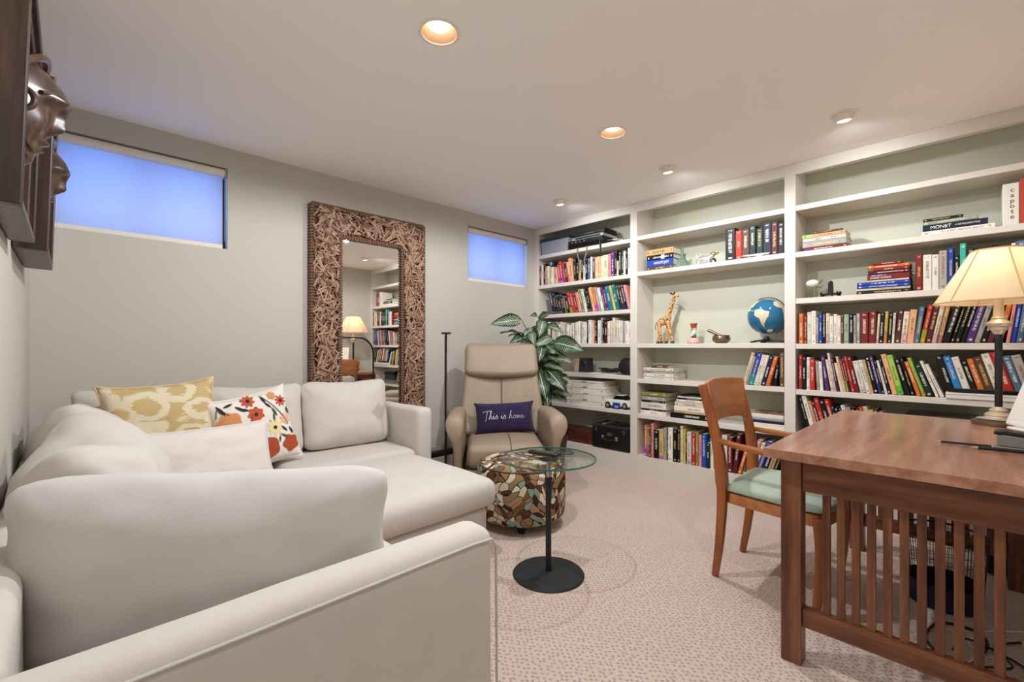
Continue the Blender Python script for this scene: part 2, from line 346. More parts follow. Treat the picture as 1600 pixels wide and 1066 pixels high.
base=mixc(n,l,nz,srgb(14,36,22),srgb(34,66,38)); l.new(mixc(n,l,msk,base,srgb(206,222,182)),b.inputs['Base Color']); b.inputs['Roughness'].default_value=0.35
# book cover: colour of the object, printed spine in the uv area of the spine
m,n,l,b=nm('book_cover'); oi=n.new('ShaderNodeObjectInfo'); uv=n.new('ShaderNodeUVMap'); uv.uv_map='UVMap'; sx=n.new('ShaderNodeSeparateXYZ'); l.new(uv.outputs[0],sx.inputs[0]); U,V=sx.outputs[0],sx.outputs[1]; R=oi.outputs['Random']
def between(x,a,bq): return mth(n,l,'MULTIPLY',mth(n,l,'GREATER_THAN',x,a),mth(n,l,'LESS_THAN',x,bq))
def rnd(kk): return mth(n,l,'FRACT',mth(n,l,'MULTIPLY',R,kk))
cxyz=n.new('ShaderNodeCombineXYZ'); l.new(mth(n,l,'MULTIPLY',U,2.2),cxyz.inputs[0]); l.new(mth(n,l,'MULTIPLY',V,52.0),cxyz.inputs[1]); l.new(mth(n,l,'MULTIPLY',R,900.0),cxyz.inputs[2])
gl=mth(n,l,'GREATER_THAN',tnoise(n,l,cxyz.outputs[0],1.0,2,0.6),0.47)
r1=rnd(17.3); r2=rnd(41.7); r3=rnd(93.1); r4=rnd(7.77)
t0=mth(n,l,'ADD',0.22,mth(n,l,'MULTIPLY',r1,0.2)); t1=mth(n,l,'ADD',0.62,mth(n,l,'MULTIPLY',r2,0.25))
title=mth(n,l,'MULTIPLY',mth(n,l,'MULTIPLY',between(V,t0,t1),between(U,0.32,0.68)),gl)
small=mth(n,l,'MULTIPLY',mth(n,l,'MULTIPLY',between(V,0.9,0.95),between(U,0.3,0.7)),gl); logo=mth(n,l,'MULTIPLY',between(V,0.04,0.09),between(U,0.3,0.7))
marks=mth(n,l,'MAXIMUM',title,mth(n,l,'MAXIMUM',small,mth(n,l,'MULTIPLY',logo,mth(n,l,'GREATER_THAN',r4,0.5))))
band=mth(n,l,'MULTIPLY',mth(n,l,'MULTIPLY',mth(n,l,'GREATER_THAN',r3,0.72),mth(n,l,'LESS_THAN',V,mth(n,l,'ADD',0.12,mth(n,l,'MULTIPLY',r2,0.3)))),mth(n,l,'GREATER_THAN',V,-0.5))
hs=n.new('ShaderNodeHueSaturation'); l.new(oi.outputs['Color'],hs.inputs['Color']); l.new(mth(n,l,'ADD',0.3,mth(n,l,'MULTIPLY',r1,0.4)),hs.inputs['Hue']); hs.inputs['Value'].default_value=0.8
bwv=n.new('ShaderNodeRGBToBW'); l.new(oi.outputs['Color'],bwv.inputs[0]); light=mth(n,l,'GREATER_THAN',bwv.outputs[0],0.33)
inkd=ramp(n,l,r4,[(0,srgb(30,26,26)),(0.5,srgb(40,36,60)),(0.75,srgb(120,40,34))],'CONSTANT'); inkl=ramp(n,l,r4,[(0,srgb(236,232,222)),(0.55,srgb(222,196,130)),(0.8,srgb(240,238,230))],'CONSTANT')
ink=mixc(n,l,light,inkl,inkd); cv=mixc(n,l,band,oi.outputs['Color'],hs.outputs[0]); amt=mth(n,l,'MULTIPLY',marks,mth(n,l,'MULTIPLY',oi.outputs['Alpha'],0.62))
l.new(mixc(n,l,amt,cv,ink),b.inputs['Base Color']); b.inputs['Roughness'].default_value=0.5; b.inputs['Specular IOR Level'].default_value=0.3
# giraffe hide, globe sea, painted vase, floral cookbook
m,n,l,b=nm('giraffe'); vo=n.new('ShaderNodeTexVoronoi'); vo.inputs['Scale'].default_value=62; vo.inputs['Randomness'].default_value=0.6; l.new(coord(n,l),vo.inputs['Vector']); l.new(mixc(n,l,mth(n,l,'LESS_THAN',vo.outputs['Distance'],0.40),srgb(216,168,108),srgb(84,30,16)),b.inputs['Base Color']); b.inputs['Roughness'].default_value=0.35
m,n,l,b=nm('ocean'); l.new(mixc(n,l,tnoise(n,l,coord(n,l),14,4),srgb(18,82,124),srgb(50,126,162)),b.inputs['Base Color']); b.inputs['Roughness'].default_value=0.15
m,n,l,b=nm('vase_stripe'); v=coord(n,l,scale=(1,1,1)); wv=n.new('ShaderNodeTexWave'); wv.inputs['Scale'].default_value=9; wv.inputs['Distortion'].default_value=2; wv.bands_direction='DIAGONAL'; l.new(v,wv.inputs['Vector']); l.new(ramp(n,l,wv.outputs['Fac'],[(0,srgb(236,228,214)),(0.35,srgb(60,130,160)),(0.55,srgb(236,228,214)),(0.75,srgb(190,180,90)),(0.9,srgb(60,120,90))],'CONSTANT'),b.inputs['Base Color']); b.inputs['Roughness'].default_value=0.3
m,n,l,b=nm('floral_cover'); vo=n.new('ShaderNodeTexVoronoi'); vo.inputs['Scale'].default_value=45; l.new(coord(n,l),vo.inputs['Vector']); sp=n.new('ShaderNodeSeparateColor'); l.new(vo.outputs['Color'],sp.inputs[0]); l.new(ramp(n,l,sp.outputs[0],[(0,srgb(110,48,36)),(0.3,srgb(84,92,56)),(0.5,srgb(190,150,120)),(0.7,srgb(134,64,46)),(0.85,srgb(200,186,160))],'CONSTANT'),b.inputs['Base Color']); b.inputs['Roughness'].default_value=0.5
# ================================================================ room shell
CANS = [(1.08,1.53),(2.33,1.52),(1.08,0.12)]  # the last can is unseen, added to brighten the near sofa arm
EYES = [(3.06,0.51),(3.07,1.545),(3.09,2.56)]
def circ(x,y,r,n=32): return [(x+r*math.cos(2*PI*i/n), y+r*math.sin(2*PI*i/n)) for i in range(n)]
tag(MB().box(XL-0.1,XBACK+0.1,YB-0.1,YW+0.1,-0.08,0).build('floor','carpet'), kind='structure')
o=fill_holes('ceiling',[(XL-0.1,YB-0.1),(XBACK+0.1,YB-0.1),(XBACK+0.1,YW+0.1),(XL-0.1,YW+0.1)],[circ(x,y,0.074) for x,y in CANS]+[circ(x,y,0.05) for x,y in EYES],tr(0,0,HC),'ceiling'); tag(o,kind='structure')
tag(MB().box(XL-0.1,XL,YB-0.1,YW+0.1,0,HC).build('wall_left','wall'), kind='structure')
tag(MB().box(XBACK+0.012,XBACK+0.1,YB-0.1,YW+0.1,0,HC).build('wall_right','wall'), kind='structure')
tag(MB().box(XL,XBACK+0.012,YB-0.1,YB,0,HC).build('wall_back','wall'), kind='structure')
WIN = [(-0.09,0.732,1.776,2.30),(2.714,3.533,1.776,2.30)]
rect=lambda a,b,c,d:[(a,c),(b,c),(b,d),(a,d)]
Mw=Matrix(((1,0,0,0),(0,0,1,YW),(0,1,0,0),(0,0,0,1)))
wallw=fill_holes('wall_window',rect(XL-0.1,XBACK+0.1,0,HC),[rect(*q) for q in WIN],Mw,'wall'); tag(wallw,kind='structure')
for i,(a,b_,c,d) in enumerate(WIN):
    q=MB(); t=0.02
    q.box(a-t,a,YW+0.001,YW+0.18,c-t,d+t).box(b_,b_+t,YW+0.001,YW+0.18,c-t,d+t).box(a,b_,YW+0.001,YW+0.18,c-t,c).box(a,b_,YW+0.001,YW+0.18,d,d+t)
    q.build('window_reveal','wall',wallw)
    W=bpy.data.objects.new('window_%d'%(i+1),None); link(W); W.location=((a+b_)/2,YW+0.14,c); tag(W,kind='structure')
    w2=(b_-a)/2; h=d-c; f=MB(); e=0.035
    f.box(-w2,w2,-0.02,0.02,0,e).box(-w2,w2,-0.02,0.02,h-e,h).box(-w2,-w2+e,-0.02,0.02,e,h-e).box(w2-e,w2,-0.02,0.02,e,h-e).build('window_frame','window_white',W)
    MB().box(-0.025,0.025,-0.022,0.018,e,h-e).build('mullion','window_white',W)
    for s in (-1,1):
        xa,xb=sorted((s*0.025,s*(w2-e))); MB().box(xa,xb,-0.003,0.003,e,h-e).build('pane','window_glass',W)
    # roller blind hanging in the opening
    lab=('wide translucent roller blind glowing blue in the window above the sofa','narrow translucent roller blind glowing blue in the window beside the bookcase')[i]
    B=thing('roller_blind',lab,'blind',((a+b_)/2,YW+0.032,c))
    MB().box(-w2+0.022,w2-0.022,-0.0008,0.0008,0.02,h-0.035).build('blind_fabric','blind',B)
    q=MB(); q.M=tr(0,-0.002,h-0.031)@rot('Y',90); q.lathe([(0.026,-w2+0.014),(0.026,w2-0.014)],20).build('roller_tube','blind_tube',B,smooth=True)
    MB().box(-w2+0.022,w2-0.022,-0.008,0.008,0.003,0.03).build('hem_bar','blind_tube',B,bevel=0.003)
    for s in (-1,1): MB().box(s*(w2-0.007)-0.0035,s*(w2-0.007)+0.0035,-0.026,0.026,h-0.06,h-0.001).build('bracket','alu',B)
    [MB().box(*sorted((s*(w2-0.024),s*(w2-0.001))),0.028,0.034,0.001,h-0.061).build('side_light_stop','light_stop_dark',B) for s in (-1,1)]; MB().box(-w2+0.025,w2-0.025,0.028,0.034,h-0.06,h-0.001).build('head_light_stop','light_stop_dark',B)  # dark strips added behind the fabric to block sky light round its edges
    if i==0:
        q=MB(); q.tube([(w2-0.012,-0.012,h-0.06),(w2-0.012,-0.012,0.05)],0.0018,6).build('pull_chain','alu',B)
# baseboard heater along the window wall
H=thing('baseboard_heater','low white baseboard heater with a black slot along the window wall','heater',(1.9,YW-0.035,0))
MB().box(-1.0,1.68,-0.03,0.03,0.03,0.17).build('heater_cover','heater',H,bevel=0.004)
MB().box(-1.0,1.68,-0.022,0.03,0.171,0.19).build('air_slot','black_matte',H)
MB().box(-1.0,1.68,-0.036,0.033,0.1905,0.2135).build('top_hood','black_matte',H,bevel=0.004)
# ================================================================ recessed ceiling lights
def lamp_light(parent,kind,energy,loc,rotx=(0,0,0),spot=2.6,size=0.045,col=WARM,blend=0.7):
    L=bpy.data.lights.new('lamp_light',kind); L.energy=energy; L.color=col; L.shadow_soft_size=size
    if kind=='SPOT': L.spot_size=spot; L.spot_blend=blend
    o=bpy.data.objects.new('lamp_light',L); link(o,parent); o.location=loc; o.rotation_euler=rotx; return o
labs=['large round recessed ceiling light nearest the camera','round recessed ceiling light in the middle of the ceiling','added unseen recessed ceiling light out of view over the near end of the room']
for (x,y),lb in zip(CANS,labs):
    T=thing('recessed_light',lb,'ceiling light',(x,y,HC),0,'recessed can lights')
    MB().lathe([(0.072,0.0),(0.072,-0.004),(0.086,-0.003),(0.086,0.0)],40,cap0=False,cap1=False).build('trim_ring','trim_white',T,smooth=True)
    MB().lathe([(0.0735,-0.001),(0.064,0.035),(0.056,0.066),(0.052,0.10),(0.001,0.10)],40,cap0=False,cap1=True).build('baffle','baffle',T,smooth=True)
    MB().lathe([(0.047,0.066),(0.047,0.034),(0.040,0.024),(0.020,0.018),(0.001,0.017)],32).build('bulb','bulb_glow',T,smooth=True)
    lamp_light(T,'SPOT',LAMP_W*(0.4 if y<1 else 1.0),(0,0,-0.034),spot=3.08,blend=0.22,size=0.028)
labs=['small white eyeball spotlight nearest the right edge of the ceiling','small white eyeball spotlight above the middle of the bookcase','small white eyeball spotlight at the far end of the ceiling']
for (x,y),lb in zip(EYES,labs):
    T=thing('eyeball_spotlight',lb,'spotlight',(x,y,HC),0,'eyeball spotlights along the bookcase')
    MB().lathe([(0.05,0.0),(0.05,-0.005),(0.066,-0.003),(0.066,0.0)],36,cap0=False,cap1=False).build('trim_ring','trim_white',T,smooth=True)
    MB().lathe([(0.0505,0.0),(0.0505,0.05),(0.001,0.05)],32,cap0=False).build('can','trim_white',T,smooth=True)
    q=MB(); q.M=tr(0,0,-0.004)@rot('Y',-10); q.lathe([(0.046,0.02),(0.049,0.0),(0.045,-0.018),(0.038,-0.03),(0.033,-0.031),(0.032,-0.026),(0.001,-0.025)],32,cap0=True,cap1=False).build('eyeball','trim_white',T,smooth=True)
    q=MB(); q.M=tr(0,0,-0.004)@rot('Y',-10); q.lathe([(0.031,-0.0265),(0.026,-0.033),(0.014,-0.036),(0.001,-0.037)],24).build('lens','bulb_glow',T,smooth=True)
    lamp_light(T,'SPOT',SPOT_W,(0.03,0,-0.05),(0,math.radians(-40),0),spot=2.55,size=0.03)
# ================================================================ built-in bookcase
BC=thing('bookcase','white built-in bookcase of three tall bays covering the right wall','bookcase',(XB,1.45,0))
def W2B(y): return y-1.45
DEP=XBACK-XB
UN=[(3.32,2.19),(2.12,0.952),(0.883,-0.40)]
SH=[[0.563,0.88,1.177,1.486,1.804,2.127],[0.545,0.858,1.172,1.813,2.132],[0.55,0.848,1.167,1.483,1.807,2.133]]
BOT=0.173
for a,b_ in ((3.379,3.32),(2.19,2.12),(0.952,0.883),(-0.40,-0.439)):
    MB().box(0,DEP,W2B(b_),W2B(a),0,HC-0.001).build('divider','shelf_paint',BC,bevel=0.002,seg=1)
for k,(a,b_) in enumerate(UN):
    MB().box(0,0.02,W2B(b_),W2B(a),0,BOT-0.0005).build('base_panel','shelf_paint',BC)
    MB().box(0.02,DEP,W2B(b_),W2B(a),BOT-0.03,BOT).build('bottom_board','shelf_paint',BC)
    MB().box(0,0.02,W2B(b_),W2B(a),2.352,HC-0.001).build('header','shelf_paint',BC)
    MB().box(DEP,DEP+0.01,W2B(b_)-0.03,W2B(a)+0.03,0.01,HC-0.002).build('back_panel','shelf_back',BC)
    for z in SH[k]:
        MB().box(0.002,DEP-0.001,W2B(b_)+0.001,W2B(a)-0.001,z-0.037,z).build('shelf','shelf_paint',BC,bevel=0.002,seg=1)
# ================================================================ cushions and sofa
def cushion(name,w,h,t,mat,parent=None,seed=0,wr=0.010,n=26,p=3.2,k=0.05,droop=0.0,ears=0.0,base_bulge=0.0,fp=0.42):
    """soft pillow standing on its lower edge: x width, z height, y thickness (front = -y)"""
    V=[];F=[]; m=n
    def pt(i,j,s):
        u=-1+2*i/n; v=-1+2*j/m
        e=max(0.0,(1-abs(u)**p))*max(0.0,(1-abs(v)**p)); th=t/2*(e**fp)
        x=w/2*u*(1-k*u*u*(1-v*v)); z=h/2*v*(1-k*v*v*(1-u*u))
        if ears:
            c=(abs(u)**6)*(abs(v)**6); x*=1+ears*c; z*=1+ears*c
        th*=1-base_bulge*v
        z-=droop*(1-u*u)*max(0,v)
        q=Vector((u*2.1+seed*7.3,v*2.1,s*1.7+seed)); d=noise.noise(q)*wr+noise.noise(q*2.7)*wr*0.45
        # folds radiating from the corners
        cr=(abs(u*v))**2; d+=math.sin((abs(u)-abs(v))*26+seed)*wr*0.35*cr*(e**0.3)
        return (x, s*(th+d*(e**0.4)), z+h/2)
    for s in (-1,1):
        for j in range(m+1):
            for i in range(n+1): V.append(pt(i,j,s))
    K=(n+1)*(m+1)
    for j in range(m):
        for i in range(n):
            a=j*(n+1)+i; F.append((a,a+1,a+n+2,a+n+1)); F.append((K+a+n+1,K+a+n+2,K+a+1,K+a))
    q=MB(); q.add(V,F); o=q.build(name,mat,parent,smooth=True,ang=75)
    rim=[V[i] for i in range(n+1)]+[V[j*(n+1)+n] for j in range(1,m+1)]+[V[m*(n+1)+i] for i in range(n-1,-1,-1)]+[V[j*(n+1)] for j in range(m-1,0,-1)]
    return o,[(x,0,z) for x,y,z in rim]
def loose_cushion(name,label,cat,w,h,t,mat,loc,yaw=0,lean=0,roll=0,seed=0,group=None,pipe=None,pr=0.0045,**kw):
    r=thing(name,label,cat,loc,0,group); r.rotation_euler=(math.radians(lean),math.radians(roll),math.radians(yaw)); r.rotation_mode='XYZ'
    r.rotation_euler=(rot('Z',yaw)@rot('Y',roll)@rot('X',lean)).to_euler()
    o,rim=cushion('cushion_body',w,h,t,mat,r,seed,**kw)
    q=MB(); q.tube(rim+[rim[0],rim[1]],pr,6,cap=False).build('piping',pipe or mat,r,smooth=True)
    return r
def softbox(name,x0,x1,y0,y1,z0,z1,r,mat,parent,crown=0.0,wr=0.004,seed=0,div=0.06):
    """upholstered block: rounded box, subdivided and slightly rumpled"""
    bm=bmesh.new(); bmesh.ops.create_cube(bm,size=1.0)
    for v in bm.verts: v.co=Vector(((x0+x1)/2+v.co.x*(x1-x0),(y0+y1)/2+v.co.y*(y1-y0),(z0+z1)/2+v.co.z*(z1-z0)))
    bmesh.ops.bevel(bm,geom=list(bm.edges),offset=r,segments=4,profile=0.5,affect='EDGES',clamp_overlap=True)
    for ax,(a,b_) in enumerate(((x0,x1),(y0,y1),(z0,z1))):
        k=max(1,int((b_-a)/div))
        for i in range(1,k):
            pl=[0,0,0]; pl[ax]=a+(b_-a)*i/k; no=[0,0,0]; no[ax]=1
            bmesh.ops.bisect_plane(bm,geom=list(bm.verts)+list(bm.edges)+list(bm.faces),plane_co=pl,plane_no=no)
    bm.normal_update()
    for v in bm.verts:
        u=((v.co.x-x0)/(x1-x0)*2-1); w_=((v.co.y-y0)/(y1-y0)*2-1); t=(v.co.z-z0)/(z1-z0)
        d=noise.noise(v.co*3.1+Vector((seed,0,0)))*wr+noise.noise(v.co*9+Vector((0,seed,0)))*wr*0.4
        v.co+=v.normal*d
        if crown: v.co.z+=crown*max(0,1-u*u)**0.7*max(0,1-w_*w_)**0.7*max(0,t)
    for f in bm.faces: f.smooth=True
    me=bpy.data.meshes.new(name); bm.to_mesh(me); bm.free(); me.materials.append(MAT[mat]); return link(bpy.data.objects.new(name,me),parent)
SO=thing('sectional_sofa','off-white slipcovered corner sofa along the left and window walls','sofa',(0.35,2.1,0))
def sx_(n,x0,x1,y0,y1,z0,z1,r,**k): return softbox(n,x0-0.35,x1-0.35,y0-2.1,y1-2.1,z0,z1,r,'linen',SO,**k)
sx_('arm',-0.138,0.735,0.80,0.912,0.006,0.72,0.040,seed=1,wr=0.003)
sx_('arm',1.705,1.825,2.66,3.255,0.02,0.72,0.034,seed=2)
sx_('back_frame',-0.138,-0.062,0.914,3.255,0.02,0.72,0.03,seed=3)
sx_('back_frame',-0.043,1.703,3.165,3.255,0.02,0.72,0.03,seed=4)
sx_('base',-0.043,0.80,0.916,2.66,0.02,0.30,0.02,seed=5)
sx_('base',-0.043,1.703,2.664,3.163,0.02,0.30,0.02,seed=6)
sx_('seat_cushion',-0.041,0.838,0.916,1.86,0.302,0.450,0.045,crown=0.012,seed=7)
sx_('seat_cushion',-0.041,0.838,1.864,2.65,0.302,0.450,0.045,crown=0.012,seed=8)
sx_('seat_cushion',-0.041,0.86,2.654,3.163,0.302,0.450,0.045,crown=0.012,seed=9)
sx_('seat_cushion',0.864,1.701,2.656,3.163,0.302,0.450,0.045,crown=0.012,seed=10)
# slipcover welts on the near arm
q=MB(); q.tube([(-0.135-0.35,0.801-2.1,0.694),(0.2-0.35,0.7995-2.1,0.696),(0.66-0.35,0.7995-2.1,0.698),(0.715-0.35,0.801-2.1,0.694),(0.733-0.35,0.806-2.1,0.67),(0.736-0.35,0.806-2.1,0.4),(0.736-0.35,0.806-2.1,0.02)],0.0032,6).build('welt','linen_pale',SO,smooth=True)
# square ottoman filling the corner of the sofa
OT=thing('ottoman','square off-white slipcovered ottoman pushed against the corner sofa','ottoman',(1.25,2.22,0))
softbox('ottoman_base',-0.385,0.365,-0.385,0.395,0.012,0.285,0.03,'linen',OT,seed=11)
softbox('ottoman_cushion',-0.395,0.405,-0.425,0.42,0.29,0.435,0.05,'linen',OT,crown=0.035,seed=12,wr=0.005)
q=MB(); rr=[(-0.39,-0.42),(0.40,-0.42),(0.40,0.415),(-0.39,0.415)]
# loose back cushions: boxy, feather-filled, slumped
def back_cushion(label,w,h,t,mat,loc,yaw,lean,roll,seed,wr=0.010,slump=0.03,ear=0.05,bulge=0.22,P_=5.0):
    r_=thing('back_cushion',label,'cushion',loc,0,'loose sofa back cushions'); r_.rotation_euler=(rot('Z',yaw)@rot('Y',roll)@rot('X',lean)).to_euler()
    n_=26; V=[]; F=[]; Q_=2.3
    def pt(d):
        k=((abs(d.x)**P_+abs(d.z)**P_)**(Q_/P_)+abs(d.y)**Q_)**(-1/Q_); u,y0,v=d.x*k,d.y*k,d.z*k
        e=max(0,1-u*u)*max(0,1-v*v)
        y=y0*t/2*(0.85+bulge*1.2*e**0.5)*(1.10-0.15*v)*1.25
        x=u*w/2*(1-0.04*(1-v*v)); z=h/2+v*h/2*(1-0.03*(1-u*u))
        cn=(abs(u)**5)*(max(0,v)**5); x*=1+ear*1.6*cn; z+=ear*0.35*h*cn; y*=1-0.35*cn
        z-=slump*(1-u*u)*max(0,v)**2
        q=Vector((u*1.5+seed*5.1,v*1.5,seed+y0*0.6)); d0=noise.noise(q)*wr+noise.noise(q*2.3)*wr*0.5
        for sx_c in (-1,1):                      # creases fanning out of the top corners
            du,dv=u-sx_c*0.98,v-0.98; rad=math.hypot(du*w,dv*h); d0+=0.0045*math.exp(-(rad/0.20)**2)*math.sin(math.atan2(dv,du)*11+seed)*(1-math.exp(-(rad/0.05)**2))
        nn=Vector((u**5*0.5,y0,v**5*0.5)); nn=nn.normalized() if nn.length>1e-6 else Vector((0,1,0))
        return Vector((x,y,z))+nn*d0
    for ax in range(3):
        for sg in (-1,1):
            b=len(V)
            for i_ in range(n_+1):
                for j_ in range(n_+1):
                    a_=math.tan((i_/n_*2-1)*PI/4); c_=math.tan((j_/n_*2-1)*PI/4); dd=[0,0,0]; dd[ax]=sg; dd[(ax+1)%3]=a_; dd[(ax+2)%3]=c_; V.append(pt(Vector(dd)))
            for i_ in range(n_):
                for j_ in range(n_): k_=b+i_*(n_+1)+j_; F.append((k_,k_+1,k_+n_+2,k_+n_+1))
    m_=MB(); m_.add(V,F); me_o=m_.build('cushion_body',mat,r_,smooth=True,ang=85)
    return r_
back_cushion('plump off-white back cushion at the right end of the sofa beside the far arm',0.62,0.47,0.17,'linen',(1.385,3.035,0.455),0,-9,0,20,0.008,0.02,0.05,0.22,7.5)
back_cushion('off-white back cushion in the middle of the sofa under the window wall',0.555,0.47,0.17,'linen',(0.815,3.04,0.455),0,-9,0,21,0.008,0.02,0.05,0.22,7.5)
back_cushion('off-white back cushion in the corner behind the yellow pillow',0.53,0.49,0.17,'linen',(0.262,3.04,0.455),0,-9,0,22,0.008,0.02,0.05,0.22,7.5)
back_cushion('slumped off-white back cushion nearest the window along the left wall',0.60,0.50,0.23,'linen',(0.10,2.56,0.455),90,-13,4,30,0.022,0.05)
back_cushion('slumped off-white back cushion in the middle of the left wall',0.60,0.49,0.25,'linen',(0.115,1.92,0.455),90,-13,-5,31,0.024,0.06)
back_cushion('large off-white cushion leaning inside the near sofa arm',0.79,0.415,0.21,'linen_pale',(0.232,1.228,0.452),-36,2,0,41,0.014,0.0,0.10,0.28,6.5)
# throw pillows
loose_cushion('throw_pillow','mustard and cream ikat throw pillow in the sofa corner','pillow',0.47,0.47,0.16,'ikat',(0.36,2.84,0.50),4,-12,-3,51,pipe='ikat_piping',ears=0.05,k=0.07)
FL=loose_cushion('throw_pillow','white throw pillow printed with orange and red flowers','pillow',0.43,0.43,0.14,'floral_white',(0.80,2.83,0.462),10,-14,-9,52,ears=0.05,k=0.07,wr=0.002)
loose_cushion('throw_pillow','plain white ribbed lumbar pillow in front of the floral pillow','pillow',0.58,0.30,0.15,'white_cotton',(0.50,2.60,0.455),8,-14,0,53,ears=0.04,k=0.05)
# printed flowers: flat cloth appliques following the pillow front
def front_y(x,z,w=0.43,h=0.43,t=0.14,p=3.2):
    u=max(-0.98,min(0.98,x/(w/2))); v=max(-0.98,min(0.98,(z-h/2)/(h/2))); return -(t/2*(((1-abs(u)**p)*(1-abs(v)**p))**0.42))-0.0022
def blob(cx,cz,r,pet,mat,name,ph=0,deep=0.25):
    q=MB(); V=[(cx,front_y(cx,cz)-0.001,cz)]; n_=40; rings=4
    for k in range(1,rings+1):
        for i in range(n_):
            a=2*PI*i/n_+ph; rad=r*(1-deep*(0.5+0.5*math.cos(pet*a)))*k/rings; x=cx+rad*math.cos(a); z=cz+rad*math.sin(a); x=max(-0.2,min(0.2,x)); z=max(0.015,min(0.415,z)); V.append((x,front_y(x,z)-0.001,z))
    F=[(0,1+i,1+(i+1)%n_) for i in range(n_)]
    for k in range(rings-1):
        for i in range(n_): F.append((1+k*n_+i,1+(k+1)*n_+i,1+(k+1)*n_+(i+1)%n_,1+k*n_+(i+1)%n_))
    q.add(V,F); return q.build(name,mat,FL,smooth=True)
def leafp(cx,cz,L,a,mat='leaf_print'):
    q=MB(); V=[];n_=10
    for i in range(n_+1):
        t=i/n_; wd=L*0.12*math.sin(PI*t)+0.0006
        for s in (-1,0,1):
            x=cx+math.cos(a)*(t-.5)*L-math.sin(a)*wd*s; z=cz+math.sin(a)*(t-.5)*L+math.cos(a)*wd*s; x=max(-0.2,min(0.2,x)); z=max(0.015,min(0.415,z)); V.append((x,front_y(x,z)-0.0016,z))
    F=[(i*3+s,i*3+s+1,i*3+s+4,i*3+s+3) for i in range(n_) for s in (0,1)]
    q.add(V,F); q.build('leaf_print',mat,FL,smooth=True)
for (x,z,r,pt_,mt,ph,dp) in ((-0.135,0.29,0.062,5,'petal_orange',0.3,0.15),(0.0,0.30,0.046,7,'petal_red',0.1,0.25),(-0.02,0.385,0.04,8,'petal_red',0.6,0.4),(0.155,0.345,0.036,8,'petal_red',0.2,0.45),(0.15,0.235,0.034,6,'petal_peach',0.2,0.35),(0.08,0.20,0.052,9,'petal_yellow',0.0,0.4),(0.02,0.10,0.064,5,'petal_rust',0.9,0.12),(0.15,0.09,0.052,5,'petal_rust',0.4,0.2),(-0.12,0.12,0.05,6,'petal_peach',0.2,0.3),(0.115,0.385,0.026,6,'petal_orange',0.2,0.3)):
    blob(x,z,r,pt_,mt,'flower_print',ph,dp)
for (x,z) in ((0.0,0.30),(0.08,0.20),(0.155,0.345),(-0.02,0.385)): 
    f=blob(x,z,0.011,3,'bud_dark','flower_centre',0,0.1); 
    for v in f.data.vertices: v.co.y-=0.0014
rr=random.Random(5)
for pts in ([(-0.19,0.33),(-0.17,0.38),(-0.13,0.33)],[(0.05,0.4),(0.10,0.33),(0.14,0.26),(0.16,0.2)],[(0.0,0.26),(0.03,0.2),(0.0,0.15)],[(-0.1,0.22),(-0.05,0.25),(-0.02,0.3)]):
    P=smoothpath([(x,0,z) for x,z in pts],6); MB().tube([(p.x,front_y(p.x,p.z)-0.001,p.z) for p in P],0.0022,5).build('stem_print','leaf_print',FL,smooth=True)
for (x,z,L,a) in ((-0.16,0.365,0.07,2.0),(-0.12,0.385,0.05,0.2),(-0.07,0.35,0.06,2.4),(-0.05,0.34,0.05,2.7),(0.06,0.37,0.05,1.9),(0.075,0.335,0.05,2.2),(0.1,0.29,0.06,1.9),(0.09,0.26,0.05,1.4),(0.05,0.25,0.035,2.6),(0.13,0.18,0.05,2.2),(0.17,0.16,0.05,1.9),(0.12,0.14,0.05,2.5),(0.09,0.13,0.04,1.3),(0.18,0.28,0.05,1.7),(-0.04,0.2,0.06,0.8),(-0.17,0.2,0.05,1.1),(-0.06,0.06,0.06,0.2)): leafp(x,z,L,a,'leaf_print' if rr.random()<.6 else 'bud_dark')
# ================================================================ leather recliner, facing the camera
RC=thing('recliner','taupe leather recliner with a padded headrest in the far corner','armchair',(2.481,2.638,0),math.radians(-39.3))
# local: front = -y, x right
def rbx(n,x0,x1,y0,y1,z0,z1,r,M=None,crown=0,wr=0.004,seed=0,mat='leather',shape=None):
    o=softbox(n,x0,x1,y0,y1,z0,z1,r,mat,RC,crown,wr,seed,0.035)
    if shape:
        for v in o.data.vertices: v.co=shape(v.co)
    if M: o.data.transform(M)
    return o
rbx('seat',-0.285,0.285,-0.40,0.24,0.27,0.435,0.055,crown=0.03,seed=3,wr=0.006)
rbx('seat_rail',-0.285,0.285,-0.375,0.24,0.10,0.266,0.02,seed=4)
Mb=tr(0,0.17,0.40)@rot('X',-17)
def taper(c):
    t=max(0,min(1,c.z/0.60)); return Vector((c.x*(1.07-0.19*t),c.y+ (0.035*(c.x/0.3)**2 if c.y<0 else 0)*-1,c.z))
bk=rbx('backrest',-0.345,0.345,-0.06,0.08,0.0,0.60,0.05,Mb,seed=5,wr=0.010,shape=taper)
hd=rbx('headrest',-0.312,0.312,-0.10,0.075,0.495,0.785,0.058,Mb,seed=6,wr=0.006,shape=lambda c:Vector((c.x*(1.015-0.035*(c.z-0.50)/0.28),c.y-0.035*math.cos((c.z-0.60)/0.20*1.3)-0.014*(c.x/0.3)**2-(0.02*max(0,(0.60-c.z)/0.1) if c.y<0 else 0),c.z-0.018*(1-(c.x/0.312)**2)*(1 if c.z<0.56 else 0))))
q=MB(); q.M=Mb; q.tube(smoothpath([(0,-0.071,0.06),(0,-0.074,0.25),(0,-0.073,0.4),(0,-0.070,0.57)],5),0.0035,6).build('back_seam','seam_dark',RC,smooth=True)
q=MB(); q.tube(smoothpath([(0.03,-0.402,0.33),(0.03,-0.40,0.40),(0.03,-0.36,0.45),(0.03,-0.2,0.468),(0.03,0.0,0.462)],5),0.003,6).build('seat_seam','seam_dark',RC,smooth=True)
